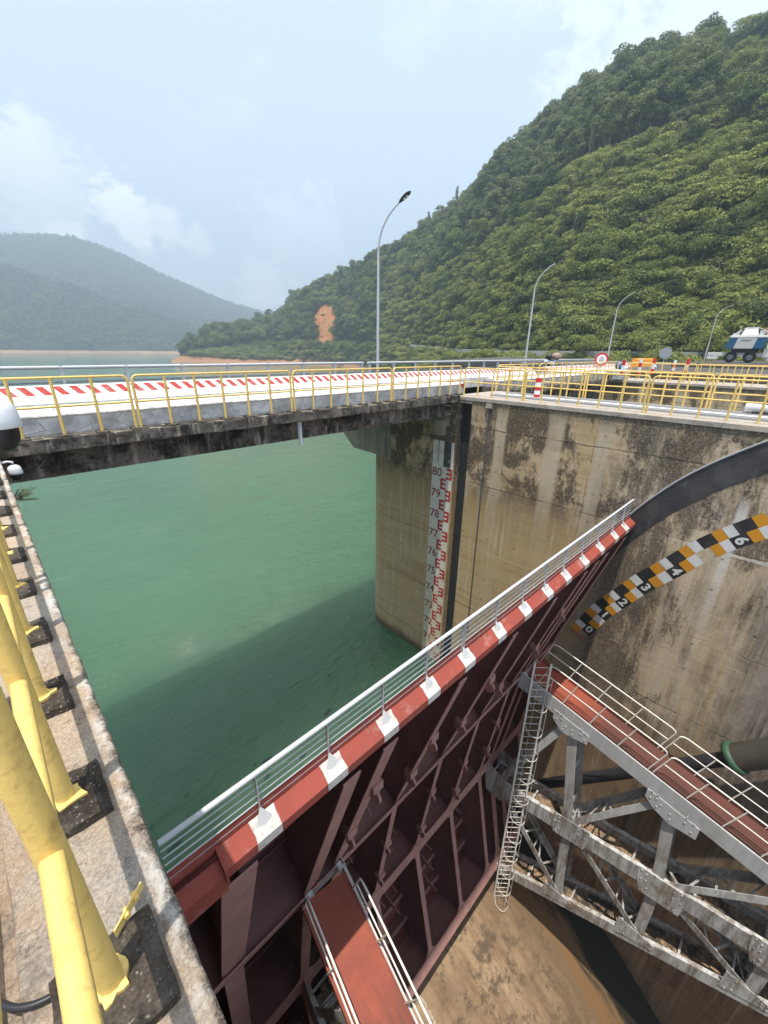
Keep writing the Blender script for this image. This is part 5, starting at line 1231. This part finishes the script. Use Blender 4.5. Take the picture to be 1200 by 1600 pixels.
bl=MB(); bl.box(-.75,.75,-.3,.3,0,.62); o=bl.build('concrete_block',M['parapet'],None,tuple(onY(968,594,9.6)),bevel=.03); o.location.z=-1.665; tag(o,'pale concrete block on the farther pier behind the yellow rails','block')
o=lumpy((0,0,0),(.38,.3,.26),5,M['blue'],'bag',None); o.location=onY(968,571,10.0); tag(o,'blue bag on the platform left of the orange barrier','bag')
# hoist gear lying on the pier top at the right edge
hg=empty('hoist_motor',(16.4,.95,PTOP+.0)); tag(hg,'silver grey motor lying on the pier top at the right edge','motor')
b=MB(); b.tube([(-.0,.42,.20),(0,-.5,.20)],.13,18); b.tube([(-.0,.44,.20),(0,.36,.20)],.155,18)
for i in range(8): b.tube([(0,.3-i*.09,.20),(0,.27-i*.09,.20)],.15,18)
b.build('casing',M['galv'],hg); b=MB(); b.box(-.2,.2,-.4,.25,0,.07); b.box(-.06,.1,-.1,.1,.3,.42); b.build('foot',M['black'],hg)
# low tracks along the pier top
tr=MB()
for x in (15.0,15.35,16.05,16.4): tr.box(x-.045,x+.045,-30,9.2,PTOP-.004,PTOP+.06)
tr.build('gantry_rail',M['greypost'],rp)
b=MB()
for x0,x1 in ((15.05,15.30),(15.42,15.98),(16.1,16.35)): b.box(x0,x1,-30,9.2,PTOP-.004,PTOP+.035)
b.build('rail_bed',M['signwhite'] if False else paint('pale_screed',(.62,.58,.53),.9,(.42,.36,.30),.5,2),rp)
# ------------------------------------------------------------------ dome cameras, weed, cable at the left
def dome_cam(c,s,label,bracket):
    root=empty('dome_camera',c); 
    MB().lathe([(0,.150),(.035,.150),(.06,.142),(.095,.115),(.112,.07),(.118,.02),(.120,-.02),(.116,-.026),(0,-.026)],(0,0,0),(0,0,1),28).build('housing',M['whiteplastic'],root)
    MB().lathe([(.098,-.026),(.098,-.05),(.094,-.09),(.080,-.13),(.052,-.158),(0,-.168)],(0,0,0),(0,0,1),28).build('dome',M['blackplastic'],root)
    b=MB(); b.tube([Vector(p)/s for p in bracket],.022,10); b.build('bracket',M['whiteplastic'],root); root.scale=(s,s,s); tag(root,label,'camera'); return root
p1=bearing(-8,661)*2.35; rt=dome_cam(p1,1.0,'large white dome camera with black ball, cut by the left edge',[(0,0,.15),(0,0,.19),(-.12,.0,.2),(-.20,.0,.12),(-.20,.0,-.50)])
tx=MB(); 
p2=onX(24,738,.20); dome_cam(p2,.82,'small white dome camera on an arm below the bridge end',[(0,0,.15),(0,0,.17),(-.06,.0,.185),(-.30,.0,.15),(-.34,0,.15)])
wd=empty('weed',(.06,6.3,LTOP-.15)); wd.scale=(.6,.6,.6); tag(wd,'small dark leafy weed sprouting from the pier edge over the water','weed')
b=MB(); lf=MB()
for i in range(7):
    a=R(-45+i*17); d=Vector((math.cos(a)*.7,math.sin(a)*.9,random.uniform(-.1,.35))).normalized(); L_=random.uniform(.25,.42); b.tube([(0,0,0),d*L_*.5,d*L_+Vector((0,0,-.05))],[.006,.005,.003],5)
    for k in range(6):
        f=.3+k*.13; c=d*(L_*f); s_=d.cross(Vector((0,0,1))).normalized()
        for g in (-1,1): e=c+s_*g*.09+d*.04+Vector((0,0,-.03)); lf.add([c,c.lerp(e,.5)+d*.022,e,c.lerp(e,.5)-d*.022],[(0,1,2,3)])
b.build('stem',M['bark'],wd); lf.build('leaf',M['leaf_dark'],wd,fix=False)
cbp=[onZ(-40,1548,LTOP+.012),onZ(12,1573,LTOP+.012),onZ(45,1572,LTOP+.012),onZ(75,1560,LTOP+.012),onZ(100,1542,LTOP+.013),onZ(112,1515,LTOP+.012),onZ(150,1480,LTOP+.01)]
cp=[]
for i in range(len(cbp)-1):
    for k in range(5):
        t_=k/5; p0,p1_,p2_,p3_=[cbp[min(max(i+j,0),len(cbp)-1)] for j in (-1,0,1,2)]
        cp.append(.5*((2*p1_)+(p2_-p0)*t_+(2*p0-5*p1_+4*p2_-p3_)*t_*t_+(3*p1_-p0-3*p2_+p3_)*t_**3))
o=MB().tube(cp,.0085,8).build('cable',M['blackplastic']); tag(o,'short black cable lying on the gritty ledge','cable')

# ------------------------------------------------------------------ sky, sun, haze, camera
SUN=Vector((-.185,-.08,1)).normalized()
wd_=bpy.data.worlds.new('World'); scene.world=wd_; wd_.use_nodes=True; nt=wd_.node_tree; N=nt.nodes; Lk=nt.links; bg=N['Background']
sky=N.new('ShaderNodeTexSky'); sky.sky_type='NISHITA'; sky.sun_disc=False; sky.sun_elevation=math.asin(SUN.z); sky.sun_rotation=math.atan2(SUN.x,SUN.y); sky.air_density=1.0; sky.dust_density=2.2; sky.ozone_density=1.0; sky.altitude=100
tc=N.new('ShaderNodeTexCoord')
def wnoise(scale,detail,rough,sc3,loc=(0,0,0)):
    m=N.new('ShaderNodeMapping'); m.inputs['Scale'].default_value=sc3; m.inputs['Location'].default_value=loc; Lk.new(tc.outputs['Generated'],m.inputs[0]); n=N.new('ShaderNodeTexNoise'); n.inputs['Scale'].default_value=scale; n.inputs['Detail'].default_value=detail; n.inputs['Roughness'].default_value=rough; Lk.new(m.outputs[0],n.inputs['Vector']); return n.outputs[0]
def wr(v,a,b,c=0,d=1):
    r=N.new('ShaderNodeMapRange'); Lk.new(v,r.inputs[0]); r.inputs[1].default_value=a; r.inputs[2].default_value=b; r.inputs[3].default_value=c; r.inputs[4].default_value=d; r.interpolation_type='SMOOTHSTEP'; return r.outputs[0]
def wm(op,a,b):
    m=N.new('ShaderNodeMath'); m.operation=op
    for i,v in enumerate((a,b)):
        if isinstance(v,(int,float)): m.inputs[i].default_value=v
        else: Lk.new(v,m.inputs[i])
    return m.outputs[0]
sep=N.new('ShaderNodeSeparateXYZ'); Lk.new(tc.outputs['Generated'],sep.inputs[0]); zup=sep.outputs[2]
def puff(px,py,rad,lo=.0):
    d=bearing(px,py).normalized(); dt=N.new('ShaderNodeVectorMath'); dt.operation='DISTANCE'; Lk.new(tc.outputs['Generated'],dt.inputs[0]); dt.inputs[1].default_value=tuple(d); return wr(dt.outputs['Value'],0,rad,1,0)
cl=wm('ADD',wm('MULTIPLY',wnoise(14,10,.66,(1,1,1.5)),.62),wm('MULTIPLY',wnoise(42,8,.65,(1,1,1.4),(3,1,2)),.38)); 
cov=wr(wm('ADD',wm('MULTIPLY',wnoise(3.0,8,.58,(1,1,1.9),(2.1,.4,.3)),1.0),wr(zup,.0,.55,.06,0)),.58,.80,0,.28)
masks=[(60,280,.15,.42),(25,260,.12,.5),(185,326,.085,.95),(212,348,.085,.85),(258,350,.075,.7),(312,378,.06,.5),(110,365,.05,.7),(470,390,.20,.28),(1060,20,.30,.32),(430,440,.12,.5)]
tot=cov
for px,py,rad,st in masks:
    mk_=wm('MULTIPLY',wr(wm('ADD',puff(px,py,rad),wm('MULTIPLY',wm('SUBTRACT',cl,.5),3.4)),.30,.82),st); mk_=wm('MULTIPLY',mk_,wr(puff(px,py,rad),0,.25)); tot=wm('MAXIMUM',tot,mk_)
veil=wr(zup,.0,.8,.78,.60)
mx=N.new('ShaderNodeMix'); mx.data_type='RGBA'; Lk.new(veil,mx.inputs[0]); Lk.new(sky.outputs[0],mx.inputs[6]); mx.inputs[7].default_value=(SKYV*.82,SKYV*.915,SKYV*1.03,1)
m2=N.new('ShaderNodeMix'); m2.data_type='RGBA'; Lk.new(wm('MULTIPLY',tot,.95),m2.inputs[0]); Lk.new(mx.outputs[2],m2.inputs[6]); m2.inputs[7].default_value=(CLV*1.0,CLV*.985,CLV*.98,1)
Lk.new(m2.outputs[2],bg.inputs[0]); bg.inputs[1].default_value=SKYS
sd_=bpy.data.lights.new('sun','SUN'); sd_.energy=SUNE; sd_.angle=R(.55); sd_.color=(1,.94,.85); so=bpy.data.objects.new('sun',sd_); COL.objects.link(so); so.rotation_euler=SUN.to_track_quat('Z','Y').to_euler()
hm=bpy.data.materials.new('haze_air'); hm.use_nodes=True; hn=hm.node_tree; hn.nodes.remove(hn.nodes['Principled BSDF']); pv=hn.nodes.new('ShaderNodeVolumePrincipled'); pv.inputs['Color'].default_value=(.66,.84,1,1); pv.inputs['Density'].default_value=HAZE; pv.inputs['Anisotropy'].default_value=0; hn.links.new(pv.outputs[0],hn.nodes['Material Output'].inputs['Volume'])
if HAZE>0:
    o=MB().box(-3600,3700,-900,3400,-60,760).build('haze',hm); tag(o,kind='stuff')
cam=bpy.data.cameras.new('camera'); cam.sensor_fit='VERTICAL'; cam.sensor_height=36; cam.sensor_width=27; cam.lens=FPX/1600*36; cam.clip_start=.02; cam.clip_end=20000
co=bpy.data.objects.new('camera',cam); COL.objects.link(co); co.matrix_world=Matrix(((CR.x,CU.x,-CF.x,0),(CR.y,CU.y,-CF.y,0),(CR.z,CU.z,-CF.z,0),(0,0,0,1))); scene.camera=co
vs_=scene.view_settings; vs_.view_transform='Standard'; vs_.look='None'; vs_.exposure=EXPO; vs_.gamma=1
scene.cycles.use_denoising=True; scene.cycles.max_bounces=8; scene.cycles.volume_bounces=0; scene.cycles.transparent_max_bounces=8; scene.cycles.sample_clamp_indirect=8
